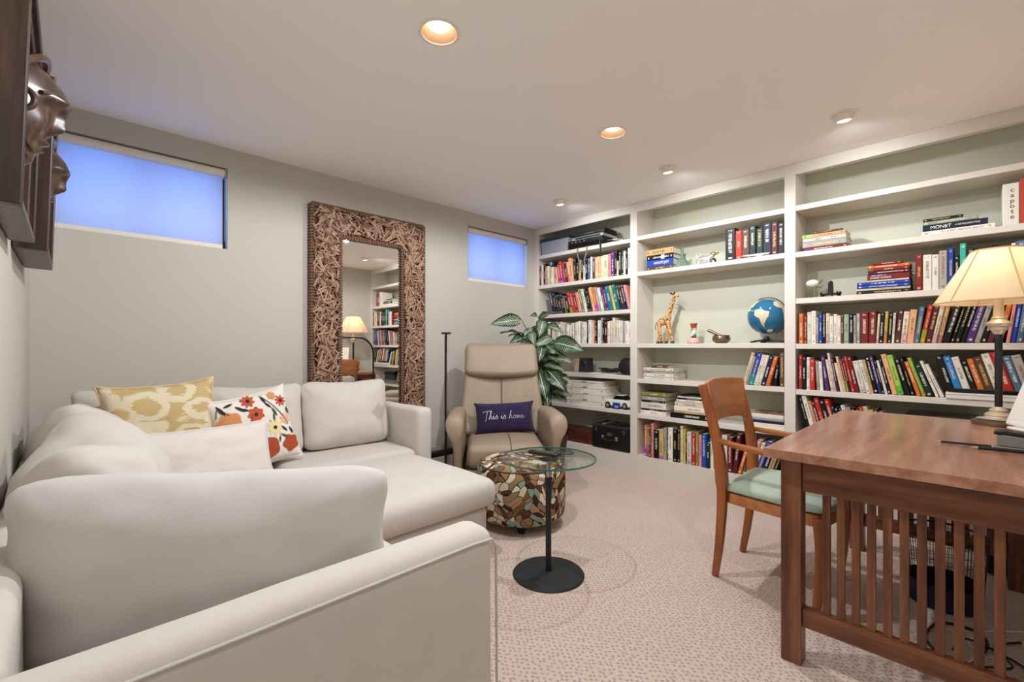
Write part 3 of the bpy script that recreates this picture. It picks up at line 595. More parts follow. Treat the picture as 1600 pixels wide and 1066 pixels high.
for s in (-1,1):
    # shell-shaped arm: padded flare on top that folds over the front
    A=MB(); prof=[]; 
    for i in range(15):
        t=i/14; y=-0.40+0.66*t; V=[]
        top=0.655-0.015*t+0.02*math.sin(PI*t); wd=0.062-0.018*t; out=0.355+0.035*(1-t)
        ring=[(out-0.062,0.10),(out-0.066,0.35),(out-0.068,0.50),(out-wd-0.022,0.58),(out-wd-0.020,top-0.03),(out-wd+0.012,top-0.004),(out-0.005,top+0.004),(out+0.038,top-0.010),(out+0.058,top-0.055),(out+0.042,top-0.105),(out+0.010,top-0.130),(out-0.012,0.42),(out-0.016,0.10)]
        sc=1.0 if 0<i<14 else 0.93
        prof.append([(s*(out-0.02+(x-out+0.02)*sc),y+(0.0 if z<0.5 else -0.03*(1-t)**3),0.10+(z-0.10)*(sc if z>0.3 else 1)) for x,z in ring])
    n_=len(prof[0]); VV=[p for r_ in prof for p in r_]; FF=[(i*n_+j,i*n_+(j+1)%n_,(i+1)*n_+(j+1)%n_,(i+1)*n_+j) for i in range(14) for j in range(n_)]+[tuple(range(n_)),tuple(14*n_+j for j in range(n_))]
    A.add(VV,FF); a=A.build('arm','leather',RC,smooth=True,ang=80,sub=1)
    q=MB(); y0=-0.418; q.tube(smoothpath([(s*0.337,y0+.014,0.11),(s*0.334,y0+.014,0.40),(s*0.325,y0-0.006,0.53)],5),0.0035,6).build('arm_welt','leather',RC,smooth=True)
MB().lathe([(0.26,0.0),(0.27,0.012),(0.26,0.028),(0.06,0.036)],36).build('swivel_base','black',RC,smooth=True)
MB().lathe([(0.035,0.036),(0.035,0.10)],16).build('column','black',RC,smooth=True)
# indigo lettered pillow on the recliner
PW=loose_cushion('lumbar_pillow','indigo lumbar pillow with white script lettering on the recliner','pillow',0.46,0.235,0.13,'indigo',(0,0,0),0,0,0,61,ears=0.05,k=0.05,wr=0.005)
fw=rot('Z',-39.3); PW.location=Vector((2.481,2.638,0.462))+fw@Vector((0.015,-0.005,0.0)); PW.rotation_euler=(fw@rot('Y',-2)@rot('X',-17)).to_euler()
def sy(x,z): 
    u=x/0.23; v=(z-0.1175)/0.1175; return -(0.065*(((1-abs(u)**3.2)*(1-abs(v)**3.2))**0.42))-0.0085
def stroke(pts,r=0.0016,name='script_letter'):
    P=smoothpath([(x,0,z) for x,z in pts],6); q=MB(); q.tube([(p.x,sy(p.x,p.z),p.z) for p in P],r,6).build(name,'text_thread',PW,smooth=True)
sc=lambda L,ox,oz=0.112,k=0.054:[(ox*1.16+k*x,oz-0.003+k*z) for x,z in L]
LT={'T1':[(-0.15,1.0),(0.0,1.16),(0.5,1.2),(1.15,1.26)],'T2':[(0.55,1.2),(0.42,0.6),(0.28,0.0),(0.2,-0.3)],
 'h':[(0.0,0.0),(0.25,0.6),(0.42,1.12),(0.36,1.18),(0.24,0.75),(0.06,-0.02),(0.22,0.36),(0.38,0.48),(0.42,0.35),(0.40,0.06),(0.50,0.0),(0.62,0.12)],
 'i':[(0.0,0.15),(0.14,0.48),(0.10,0.10),(0.18,-0.02),(0.34,0.14)],'s':[(0.0,0.10),(0.18,0.38),(0.28,0.56),(0.30,0.40),(0.38,0.18),(0.30,0.0),(0.12,0.02),(0.06,0.10)],
 'o':[(0.22,0.46),(0.06,0.36),(0.04,0.10),(0.20,0.0),(0.36,0.14),(0.34,0.38),(0.22,0.46),(0.40,0.40),(0.52,0.36)],
 'm':[(0.0,0.42),(0.02,0.0),(0.14,0.38),(0.24,0.42),(0.25,0.02),(0.38,0.38),(0.48,0.42),(0.50,0.06),(0.62,0.02)],'e':[(0.0,0.16),(0.22,0.26),(0.26,0.42),(0.14,0.46),(0.03,0.26),(0.10,0.02),(0.30,0.04),(0.55,0.26)]}
def put(ch,x0,r_,dot=False):
    k=0.052; stroke([(-0.165+k*(x0+x),0.100+k*z) for x,z in LT[ch]],r_)
    if ch=='i': stroke([(-0.165+k*(x0+0.22),0.100+k*0.78),(-0.165+k*(x0+0.25),0.100+k*0.82)],r_)
for ch,x0 in (('T1',0.0),('T2',0.0),('h',0.72),('i',1.34),('s',1.66),('i',2.55),('s',2.88)): put(ch,x0,0.0017)
for ch,x0 in (('h',3.75),('o',4.42),('m',4.95),('e',5.62)): put(ch,x0,0.0010)
# ================================================================ mosaic pouf
PF=thing('pouf','round drum pouf covered in a brown and mint mosaic print','pouf',(2.12,2.085,0))
MB().lathe([(0.20,0.06),(0.262,0.063),(0.282,0.085),(0.289,0.16),(0.289,0.30),(0.284,0.365),(0.268,0.395),(0.225,0.412),(0.12,0.420),(0.002,0.423)],64).build('pouf_body','mosaic',PF,smooth=True,ang=60)
MB().torus((0,0,0.392),0.272,0.005,64,8).build('piping','seam_dark',PF,smooth=True)
for a in (45,135,225,315): 
    x,y=0.18*math.cos(math.radians(a)),0.18*math.sin(math.radians(a)); MB().lathe([(0.022,0.0),(0.03,0.0595)],16,(x,y,0)).build('foot','black',PF,smooth=True)
# ================================================================ glass side table
GT=thing('side_table','round glass side table on a black pole and disc base','side table',(1.728,1.506,0))
MB().lathe([(0.178,0.0),(0.180,0.005),(0.174,0.011),(0.06,0.016),(0.024,0.02)],56).build('base_disc','black_matte',GT,smooth=True)
MB().lathe([(0.0145,0.02),(0.0145,0.47)],20).build('pole','black',GT,smooth=True)
MB().lathe([(0.019,0.455),(0.019,0.49)],20).build('collar','black',GT,smooth=True)
q=MB(); q.M=tr(0.019,0,0.472)@rot('Y',90); q.lathe([(0.004,0),(0.004,0.012),(0.010,0.012),(0.010,0.022)],14).build('clamp_knob','chrome',GT,smooth=True)
MB().lathe([(0.0105,0.47),(0.0105,0.578)],20).build('inner_tube','chrome',GT,smooth=True)
MB().lathe([(0.05,0.576),(0.05,0.5815)],28).build('mount_plate','chrome',GT,smooth=True)
MB().lathe([(0.231,0.582),(0.235,0.585),(0.235,0.589),(0.231,0.592)],72,(0.0,0.0,0)).build('glass_top','table_glass',GT,smooth=True,ang=30); MB().torus((0,0,0.587),0.235,0.0042,96,8).build('glass_edge','glass_edge',GT,smooth=True)
RM=thing('remote_control','black remote control lying on the glass side table','remote',(1.738,1.545,0.593),math.radians(15))
softbox('remote_body',-0.021,0.021,-0.085,0.085,0,0.018,0.008,'black',RM,wr=0.0,div=0.05)
for i in range(6):
    for j in range(3): MB().lathe([(0.0042,0.018),(0.0038,0.0195)],8,((j-1)*0.012,-0.05+i*0.017,0)).build('button','grey_plastic',RM)
DS=thing('coaster','thin glass coaster with a dark rim on the side table','coaster',(1.845,1.492,0.593))
MB().lathe([(0.043,0),(0.044,0.003),(0.002,0.003)],36).build('coaster_disc','table_glass',DS); MB().torus((0,0,0.004),0.043,0.0022,36,6).build('rim','black',DS,smooth=True)
# ================================================================ tall wicker-framed mirror against the window wall
MX0,MX1,MZ1=1.243,2.19,2.182; FW=0.215
MR=thing('mirror','tall floor mirror in a wide frame of tangled wicker sticks','mirror',((MX0+MX1)/2,YW-0.03,0))
hw=(MX1-MX0)/2; ih=hw-FW; zt=MZ1-FW
def fr_outer(x,z): return -hw<=x<=hw and 0<=z<=MZ1
def in_glass(x,z,g=0.0):
    if abs(x)>ih-g or z<FW+g or z>zt-g: return False
    cx=ih-0.06; cz=zt-0.06
    if abs(x)>cx and z>cz and x>0 and math.hypot(x-cx,z-cz)>0.06-g: return False
    return True
MB().box(-ih-0.02,ih+0.02,-0.004,0.0,FW-0.02,zt+0.02).build('mirror_glass','mirror_glass',MR)
q=MB(); q.box(-hw,-ih,-0.018,0.024,0.0,MZ1).box(ih,hw,-0.018,0.024,0.0,MZ1).box(-ih,ih,-0.018,0.024,zt,MZ1).box(-ih,ih,-0.018,0.024,0,FW)
cz=[(ih,zt)]+[(ih-0.06+0.06*math.cos(a),zt-0.06+0.06*math.sin(a)) for a in [i*PI/2/8 for i in range(9)]]
q.prism(cz,-0.018,0.0,'y'); q.build('frame_board','wicker_dark',MR)
# canes wrapped round the outer and inner edges
q=MB(); rg=random.Random(3)
def wrap(x,z,horizontal,L):
    r=0.0098
    d=Vector((1,0,0)) if horizontal else Vector((0,0,1))
    p=Vector((x,0,z)); a=rg.uniform(-0.25,0.25); d=d@Matrix.Rotation(a,3,'Y') if False else Vector((d.x*math.cos(a)-d.z*math.sin(a),0,d.x*math.sin(a)+d.z*math.cos(a)))
    q.tube([p-d*L/2+Vector((0,-0.020,0)),p+Vector((0,-0.027,0)),p+d*L/2+Vector((0,-0.020,0))],r,6)
z=0.01
while z<MZ1-0.005:
    for s in (-1,1):
        wrap(s*(hw-0.006),z,True,0.026)
        q.tube([(s*(hw+0.004),-0.022,z),(s*(hw+0.006),0.0,z),(s*(hw+0.004),0.022,z)],0.0095,6)
        if FW<z<zt: wrap(s*(ih+0.006),z,True,0.026)
    z+=0.021
x=-hw+0.01
while x<hw-0.005:
    wrap(x,MZ1-0.006,False,0.026); q.tube([(x,-0.022,MZ1+0.003),(x,0.0,MZ1+0.005),(x,0.022,MZ1+0.003)],0.0095,6)
    if abs(x)<ih: wrap(x,zt+0.006,False,0.026); wrap(x,FW-0.006,False,0.026)
    x+=0.021
tag(q.build('edge_binding','wicker_b',MR,smooth=True),kind='stuff')
def stick_mesh(L):
    q=MB(); q.tube([(-L/2,0,0),(0,0,0),(L/2,0,0)],[0.0058,0.0068,0.0058],7); o=q.build('stick','wicker_a',None,smooth=True); me=o.data; bpy.data.objects.remove(o); return me
meshes=[]
for L in (0.065,0.085,0.105):
    for mt in ('wicker_a','wicker_b','wicker_c'):
        me=stick_mesh(L); me.materials.clear(); me.materials.append(MAT[mt]); meshes.append((L,me))
rest=MB(); cnt=0; tries=0; total=0
while total<1700 and tries<60000:
    tries+=1; x=rg.uniform(-hw+0.012,hw-0.012); z=rg.uniform(0.03,MZ1-0.012)
    if z<0.62 and rg.random()<0.7: continue
    L,me=rg.choice(meshes); a=rg.uniform(0,PI); dx,dz=math.cos(a)*L/2,math.sin(a)*L/2
    if any(in_glass(x+k*dx,z+k*dz,-0.014) or not fr_outer(x+k*dx*1.1,z+k*dz*1.1) for k in (-1,0,1)): continue
    y=-0.022-rg.random()*0.022; tilt=rg.uniform(-0.12,0.12); total+=1
    M=tr(x,y,z)@Matrix.Rotation(-a,4,'Y')@Matrix.Rotation(tilt,4,'Z')
    if cnt<290 and z>0.75:
        o=bpy.data.objects.new('stick',me); link(o,MR); o.matrix_local=M@tr(0,-0.006,0); cnt+=1
    else:
        rest.M=M; rest.mi=rg.randrange(3); rest.tube([(-L/2,0,0),(0,0,0),(L/2,0,0)],[0.0056,0.0066,0.0056],5)
tag(rest.build('stick_layer',['wicker_a','wicker_b','wicker_c'],MR,smooth=True),kind='stuff')
# ================================================================ two carved masks in box frames on the left wall
def mask_box(y0,y1,lab,seed,D=0.06,loc_z=1.495,hgt=0.635):
    cy=(y0+y1)/2; w2=(y1-y0)/2
    T=thing('mask_shadow_box',lab,'wall art',(XL+0.003,cy,loc_z)); T.rotation_euler=(0,math.radians(1.8),0)
    # local: +x out of the wall, y along, z up
    for (a,b_,c,d) in ((-w2,-w2+0.02,0,hgt),(w2-0.02,w2,0,hgt),(-w2+0.02,w2-0.02,0,0.02),(-w2+0.02,w2-0.02,hgt-0.02,hgt)):
        MB().box(0.0,D,a,b_,c,d).build('frame_side','mask_wood',T,bevel=0.004)
    for (a,b_,c,d) in ((-w2+0.02,-w2+0.045,0.02,hgt-0.02),(w2-0.045,w2-0.02,0.02,hgt-0.02),(-w2+0.045,w2-0.045,0.02,0.045),(-w2+0.045,w2-0.045,hgt-0.045,hgt-0.02)):
        MB().box(0.012,D-0.014,a,b_,c,d).build('inner_moulding','mask_wood',T,bevel=0.004)
    MB().box(0.0,0.010,-w2+0.02,w2-0.02,0.02,hgt-0.02).build('back_board','mask_back',T)
    # carved face: a displaced half ellipsoid
    K=thing; rx,ry,rz=0.105,0.125,0.175; cz_=hgt*0.53; nu,nv=56,64; V=[];F=[]
    g=lambda y,z,a,b_,sy,sz:math.exp(-((y-a)/sy)**2-((z-b_)/sz)**2)
    for j in range(nv+1):
        ph=-PI/2+PI*j/nv
        for i in range(nu+1):
            th=-PI/2+PI*i/nu; y=math.sin(th)*math.cos(ph); z=math.sin(ph); d=math.cos(th)*math.cos(ph)
            fx=d*(0.72+0.46*g(y,z,0,0.38,0.75,0.42))
            fx+=0.24*g(y,z,0,-0.22,0.13,0.13)+0.14*g(y,z,0,-0.02,0.08,0.2)
            fx+=0.20*(g(y,z,-0.36,0.20,0.26,0.09)+g(y,z,0.36,0.20,0.26,0.09))
            fx-=0.17*(g(y,z,-0.36,0.02,0.2,0.09)+g(y,z,0.36,0.02,0.2,0.09)); fx+=0.13*(g(y,z,-0.36,0.0,0.11,0.05)+g(y,z,0.36,0.0,0.11,0.05))
            fx+=0.20*g(y,z,0,-0.50,0.22,0.06)+0.17*g(y,z,0,-0.63,0.2,0.05)-0.12*g(y,z,0,-0.565,0.22,0.025)+0.16*g(y,z,0,-0.85,0.2,0.12)
            fx+=0.10*(g(y,z,-0.5,-0.28,0.18,0.18)+g(y,z,0.5,-0.28,0.18,0.18))
            edge=max(0.0,d)**0.35
            V.append((0.012+rx*max(0,fx)*edge,ry*y,cz_+rz*z))
    for j in range(nv):
        for i in range(nu): a=j*(nu+1)+i; F.append((a,a+1,a+nu+2,a+nu+1))
    q=MB(); q.add(V,F); face=q.build('carved_face','mask_face',T,smooth=True,ang=70)
    for s in (-1,1):
        q=MB(); q.tube(smoothpath([(0.02,s*0.115,cz_+0.06),(0.05,s*0.095,cz_+0.11),(0.075,s*0.045,cz_+0.145),(0.08,0,cz_+0.15)],6),[0.012]*19 if False else 0.011,8).build('headband','mask_face',T,smooth=True)
        q=MB(); q.M=tr(0.035,s*0.118,cz_-0.01); q.torus((0,0,0),0.03,0.008,20,8,'y').build('ear_ring','mask_face',T,smooth=True)
        q=MB()
        for k in range(3): q.tube(smoothpath([(0.062-0.010*k,s*0.03,cz_-0.12-0.016*k),(0.052-0.010*k,s*0.06,cz_-0.11-0.018*k),(0.025,s*0.09,cz_-0.07-0.02*k)],5),0.0055,6)
        q.build('whisker_carving','mask_face',T,smooth=True)
        q=MB(); q.tube(smoothpath([(0.10,s*0.008,cz_+0.035),(0.108,s*0.04,cz_+0.052),(0.075,s*0.088,cz_+0.03)],5),0.0065,6).build('eyebrow','mask_face',T,smooth=True)
    return T
mask_box(1.62,2.20,'dark carved wooden mask in a box frame on the left wall, nearest the camera',1,0.060)
mask_box(2.335,2.925,'dark carved wooden mask in a box frame on the left wall, nearest the window',2,0.088)
# ================================================================ arched black reading lamp behind the sofa arm
FLP=thing('floor_lamp','thin black arched floor lamp between the sofa arm and the recliner','floor lamp',(2.02,2.78,0))
MB().lathe([(0.11,0),(0.112,0.008),(0.10,0.014),(0.012,0.02)],36).build('base','black',FLP,smooth=True)
d=Vector((-0.595,-0.817,0)).normalized()*1.0; d=Vector((-0.573,-0.804,0)).normalized()
P=[Vector((0,0,0.02)),Vector((0,0,0.6)),Vector((0,0,1.08))]+[Vector((0,0,1.08))+d*(0.15*(1-math.cos(a)))+Vector((0,0,0.15*math.sin(a))) for a in [PI/2*i/8 for i in range(1,9)]]+[d*0.34+Vector((0,0,1.232))]
q=MB(); q.tube(P,0.0085,10).build('pole','black',FLP,smooth=True)
q=MB(); q.tube([d*0.332+Vector((0,0,1.232)),d*0.332+Vector((0,0,1.10))],0.007,10).build('drop_rod','black',FLP,smooth=True)
q=MB(); q.M=tr(d.x*0.345,d.y*0.345,1.236)@rot('Z',math.degrees(math.atan2(d.y,d.x))); q.box(-0.03,0.03,-0.032,0.032,-0.006,0.008).build('lamp_head','black',FLP,bevel=0.003)
# ================================================================ mission-style oak desk
DX0,DX1,DY0,DY1,DZ=1.83,3.28,-0.215,0.548,0.775
DK=thing('desk','brown oak mission-style desk with slatted ends','desk',((DX0+DX1)/2,(DY0+DY1)/2,0)); ox,oy=(DX0+DX1)/2,(DY0+DY1)/2
def dbx(n,x0,x1,y0,y1,z0,z1,mat,bv=0.002,par=None): return MB().box(x0-ox,x1-ox,y0-oy,y1-oy,z0,z1).build(n,mat,par or DK,bevel=bv)
npl=6
for i in range(npl):
    a=DX0+(DX1-DX0)*0; ya=DY0+(DY1-DY0)*i/npl; yb=DY0+(DY1-DY0)*(i+1)/npl
    dbx('top_board',DX0,DX1,ya,yb-0.0001,DZ-0.032,DZ,'desk_x',0)
LX=(DX0+0.045,DX1-0.11); LY=(DY0+0.045,DY1-0.11)
for lx in LX:
    for ly in LY: dbx('leg',lx,lx+0.065,ly,ly+0.065,0.001,DZ-0.0325,'oak_z',0.003)
for lx in LX:
    dbx('end_apron',lx+0.010,lx+0.052,LY[0]+0.066,LY[1]-0.001,0.628,DZ-0.0325,'oak_y')
    dbx('end_rail',lx+0.012,lx+0.050,LY[0]+0.066,LY[1]-0.001,0.140,0.205,'oak_y')
    y=0.367
    while y>LY[0]+0.085:
        dbx('slat',lx+0.024,lx+0.040,y-0.0115,y+0.0115,0.2052,0.6278,'oak_z',0.001); y-=0.0415
dbx('back_apron',LX[0]+0.066,LX[1]-0.001,LY[0]+0.012,LY[0]+0.05,0.628,DZ-0.0325,'oak_x')
dbx('front_apron',LX[0]+0.066,LX[1]-0.001,LY[1]+0.012,LY[1]+0.05,0.700,DZ-0.0325,'oak_x')
for (a,b_) in ((LX[0]+0.075,LX[0]+0.46),(LX[0]+0.47,LX[1]-0.40),(LX[1]-0.39,LX[1]-0.01)):
    dr=dbx('drawer',a,b_,LY[1]+0.02,LY[1]+0.064,0.630,0.698,'oak_x')
    q=MB(); q.box((a+b_)/2-ox-0.035,(a+b_)/2-ox+0.035,LY[1]+0.064-oy,LY[1]+0.068-oy,0.652,0.676).build('pull_plate','black',dr)
# ================================================================ cherry armchair with mint seat, tucked under the desk
CH=thing('desk_chair','curved cherry wood armchair with a mint green seat at the desk','chair',(2.505,0.67,0)); CX,CY=2.505,0.67
def cp(x,y,z): return (x-CX,y-CY,z)
for s in (-1,1):
    P=smoothpath([(s*0.190,0.913-CY,0.001),(s*0.203,0.885-CY,0.2),(s*0.218,0.868-CY,0.45),(s*0.230,0.888-CY,0.68),(s*0.244,0.955-CY,0.958)],6)
    k=len(P); ws=[0.026+0.012*math.sin(PI*min(1,i/(k-1)*1.2)) for i in range(k)]; hs=[0.030+0.030*(i/(k-1)) if i<k*0.5 else 0.058-0.018*((i/(k-1)-0.5)*2) for i in range(k)]
    q=MB(); q.bar(P,ws,hs,up=(0,1,0.12)).build('back_leg','cherry_z',CH,smooth=True,bevel=0.006,seg=2)
    P=smoothpath([(s*0.245,0.475-CY,0.001),(s*0.245,0.463-CY,0.12),(s*0.243,0.452-CY,0.28),(s*0.240,0.458-CY,0.425)],6); k=len(P)
    q=MB(); q.bar(P,[0.026+0.024*i/(k-1) for i in range(k)],[0.028+0.026*i/(k-1) for i in range(k)],up=(0,1,0)).build('front_leg','cherry_z',CH,smooth=True,bevel=0.006,seg=2)
    P=smoothpath([(s*0.232,0.885-CY,0.690),(s*0.252,0.80-CY,0.680),(s*0.268,0.68-CY,0.672),(s*0.262,0.56-CY,0.668),(s*0.245,0.50-CY,0.664)],6); k=len(P)
    q=MB(); q.bar(P,[0.022+0.022*math.sin(PI*i/(k-1)) for i in range(k)],[0.024]*k,up=(0,0,1)).build('arm','cherry_y',CH,smooth=True,bevel=0.007,seg=2)
# curved back panel
V=[];F=[];n_=20;rows=[(0.958,0.0),(0.90,0.0),(0.845,0.0),(0.80,0.0)]
bm_=MB()
def backpt(u,z,s):
    y=0.868-CY+(z-0.45)*0.10+0.115*max(0,(z-0.55))**1.2*0.35; half=0.222+0.022*(z-0.5)/0.46
    y+=0.038*(1-u*u); return (u*half,y+s*0.009,z)
zb=lambda u:0.757-0.0*(u)+0.012*(1-u*u)-0.05*max(0,(abs(u)-0.8)/0.2)**2
for s in (-1,1):
    for i in range(n_+1):
        u=-1+2*i/n_
        for k in range(6):
            z0=zb(u); z1=0.968+0.012*(1-u*u); V.append(backpt(u,z0+(z1-z0)*k/5,s))
K=(n_+1)*6
for i in range(n_):
    for k in range(5): a=i*6+k; F.append((a,a+6,a+7,a+1)); F.append((K+a+1,K+a+7,K+a+6,K+a))
    F.append((i*6,K+i*6,K+i*6+6,i*6+6)); F.append((i*6+5,i*6+11,K+i*6+11,K+i*6+5))
for i in (0,n_):
    for k in range(5): a=i*6+k; F.append((a,a+1,K+a+1,K+a))
MB().add(V,F).build('back_panel','cherry_x',CH,smooth=True,bevel=0.003)
# seat frame and cushion
def seatpoly(e): return [(-0.19-e,0.195+e),(0.19+e,0.195+e),(0.212+e,0.188+e),(0.222+e,0.165),(0.240+e,0.03),(0.262+e,-0.10),(0.268+e,-0.17),(0.262+e,-0.215-e),(0.235+e,-0.242-e),(0.12,-0.260-e),(-0.12,-0.260-e),(-0.235-e,-0.242-e),(-0.262-e,-0.215-e),(-0.268-e,-0.17),(-0.262-e,-0.10),(-0.240-e,0.03),(-0.222-e,0.165),(-0.212-e,0.188+e)]
MB().prism(seatpoly(-0.01),0.385,0.438,'z').build('seat_frame','cherry_x',CH,bevel=0.004)
pl=seatpoly(0.0); V=[];n_=len(pl)
lv=[(0.97,0.4385),(1.005,0.448),(1.005,0.464),(0.97,0.480),(0.85,0.491),(0.5,0.497),(0.2,0.498)]
for sc_,z in lv: V+=[(x*sc_,y*sc_,z) for x,y in pl]
F=[(i*n_+j,i*n_+(j+1)%n_,(i+1)*n_+(j+1)%n_,(i+1)*n_+j) for i in range(len(lv)-1) for j in range(n_)]+[tuple(range(n_)),tuple((len(lv)-1)*n_+j for j in range(n_))]
MB().add(V,F).build('seat_cushion','mint_fabric',CH,smooth=True,ang=80,sub=2)
# ================================================================ table lamp on the desk
TLx,TLy=3.16,-0.075
TL=thing('table_lamp','lit table lamp with a pleated cream shade on the desk','lamp',(TLx,TLy,DZ+0.001))
MB().lathe([(0.092,0),(0.094,0.006),(0.092,0.018),(0.075,0.026),(0.05,0.03)],40).build('base','bronze',TL,smooth=True,ang=30)
MB().lathe([(0.075,0.0285),(0.05,0.034),(0.045,0.04),(0.05,0.048),(0.04,0.056),(0.03,0.062),(0.034,0.07),(0.022,0.08),(0.016,0.086)],32).build('base_turning','cream_metal',TL,smooth=True)
MB().lathe([(0.0135,0.086),(0.0135,0.43)],20).build('stem','black',TL,smooth=True)
MB().lathe([(0.015,0.43),(0.02,0.436),(0.024,0.446),(0.03,0.452),(0.03,0.462),(0.046,0.474),(0.048,0.482),(0.034,0.492),(0.026,0.50),(0.026,0.508),(0.02,0.515),(0.018,0.56),(0.018,0.60)],28).build('neck_turning','cream_metal',TL,smooth=True)
MB().ball((0,0,0.70),(0.032,0.032,0.045),16,12).build('bulb','bulb_warm',TL,smooth=True)
n_=6; V=[];F=[]; st=4
for k in range(st+1):
    t=k/st; r=0.236+(0.098-0.236)*t; z=0.585+0.245*t
    for s_ in range(n_):
        for c in range(4):
            a=2*PI*(s_+c/4)/n_+0.30; rr_=r*(math.cos(PI/n_)/math.cos(((c/4)-0.5)*2*PI/n_))*(0.5)+r*0.5; V.append((rr_*math.cos(a),rr_*math.sin(a),z))
nn=n_*4
for k in range(st):
    for j in range(nn): F.append((k*nn+j,k*nn+(j+1)%nn,(k+1)*nn+(j+1)%nn,(k+1)*nn+j))
sh=MB().add(V,F).build('lamp_shade','shade_cloth',TL,smooth=True)
for kk,(r,z) in enumerate(((0.236,0.585),(0.098,0.83))):
    q=MB(); q.tube([V[(0 if kk==0 else st)*nn+j] for j in list(range(nn))+[0,1]],0.004,6,cap=False).build('shade_trim','shade_trim',sh,smooth=True)
for s_ in range(n_):
    q=MB(); q.tube([V[k*nn+s_*4] for k in range(st+1)],0.0035,6).build('shade_rib','shade_trim',sh,smooth=True)
L=lamp_light(TL,'POINT',0.9,(0,0,0.74),size=0.05,col=(1,0.80,0.56))
# white tilted display panel at the right edge of the desk
PN=thing('display_panel','white glossy display panel tilted back on the desk at the right edge','display',(2.985,-0.165,DZ+0.001)); PN.rotation_euler=(0,0,math.radians(-146))
M_=tr(0,0.0,0.012)@rot('X',-20)
o=softbox('panel_body',-0.12,0.12,-0.012,0.012,0,0.36,0.011,'white_plastic',PN,wr=0.0,div=0.1); o.data.transform(M_)
q=MB(); q.M=M_; q.box(-0.10,0.10,-0.0135,-0.0125,0.03,0.335).build('screen','white_box',PN)
q=MB(); q.box(-0.08,0.08,-0.03,0.05,0,0.012).build('foot','white_plastic',PN,bevel=0.004)
TD=thing('tape_dispenser','black and grey desk stapler beside the pens at the desk edge','stapler',(2.42,-0.105,DZ+0.001),math.radians(-8))
MB().box(-0.03,0.03,-0.10,0.06,0,0.012).build('base','grey_plastic',TD,bevel=0.003)
MB().prism([(-0.095,0.0125),(0.05,0.0125),(0.052,0.05),(0.03,0.055),(-0.09,0.045)],-0.022,0.022,'x').build('body','grey_plastic',TD,bevel=0.004)
MB().prism([(-0.10,0.046),(0.035,0.056),(0.058,0.052),(0.058,0.066),(0.03,0.072),(-0.10,0.062)],-0.024,0.024,'x').build('top_arm','black',TD,bevel=0.004)
for i,(x,y,a,L_,lb) in enumerate(((2.42,0.035,-82,0.15,'slim black pen with a silver tip lying on the desk'),(2.36,-0.06,-80,0.14,'thick black marker pen lying beside the stapler'))):
    pn=thing('pen',lb,'pen',(x,y,DZ+0.0015+(0.0045,0.0065)[i]),math.radians(a)); r=(0.0042,0.0062)[i]
    q=MB(); q.tube([(-L_/2+0.014,0,0),(L_/2,0,0)],r,12).build('barrel','black',pn,smooth=True,ang=60)
    q=MB(); q.tube([(-L_/2-0.006,0,0),(-L_/2+0.0135,0,0)],[0.001,r*0.9],12).build('tip','chrome',pn,smooth=True)
# ================================================================ under the desk
BN=thing('waste_bin','dark navy wire waste bin on the carpet under the desk','waste bin',(2.82,0.105,0))
MB().lathe([(0.125,0.002),(0.130,0.004),(0.134,0.10),(0.130,0.10),(0.124,0.012),(0.001,0.012)],40,cap1=False).build('bin_base','navy_plastic',BN,smooth=True,ang=50)
q=MB()
for i in range(72):
    a=2*PI*i/72; q.tube([(0.132*math.cos(a),0.132*math.sin(a),0.10),(0.148*math.cos(a),0.148*math.sin(a),0.31)],0.0013,4)
for k in range(5): z=0.13+k*0.04; q.torus((0,0,z),0.132+0.016*(z-0.1)/0.21,0.0013,40,4)
tag(q.build('wire_mesh','black',BN),kind='stuff')
MB().torus((0,0,0.31),0.148,0.005,48,8).build('rim','black',BN,smooth=True)
BX=thing('equipment_box','black equipment box on the floor under the far end of the desk','box',(3.445,-0.20,0))
MB().box(-0.15,0.15,-0.16,0.16,0.008,0.42).build('case','black_matte',BX,bevel=0.006)
MB().box(-0.153,-0.1505,-0.13,0.13,0.06,0.36).build('front_grille','black',BX); 
for s in (-1,1):
    for t in (-1,1): MB().lathe([(0.014,0),(0.014,0.0078)],10,(s*0.12,t*0.13,0)).build('foot','rubber',BX)
def cable(name,lab,pts,r,mat):
    P=smoothpath([(x-pts[0][0],y-pts[0][1],z) for x,y,z in pts],8); o=MB().tube(P,r,7).build(name,mat,None,smooth=True); o.location=(pts[0][0],pts[0][1],0); tag(o,lab,'cable')
cable('power_cable','thick black power cable looped on the carpet under the desk',[(2.30,0.10,0.006),(2.42,0.14,0.006),(2.58,0.10,0.006),(2.60,0.0,0.006),(2.50,-0.03,0.010),(2.35,0.0,0.006),(2.2,0.02,0.006),(2.12,-0.06,0.006),(2.18,-0.14,0.006)],0.0055,'black')
cable('thin_power_cable','thin black cable tangled under the desk near the right edge',[(2.62,-0.12,0.008),(2.5,-0.05,0.016),(2.38,-0.09,0.016),(2.3,-0.02,0.018),(2.22,-0.08,0.018),(2.3,-0.14,0.01),(2.42,-0.12,0.01),(2.48,0.02,0.02),(2.36,0.06,0.018)],0.004,'black')
cable('white_charging_cable','thin white cable trailing across the carpet under the desk',[(2.74,-0.14,0.004),(2.66,-0.05,0.004),(2.58,-0.01,0.012),(2.46,0.02,0.014),(2.4,-0.01,0.02),(2.28,0.02,0.02),(2.22,-0.03,0.02)],0.003,'white_plastic')
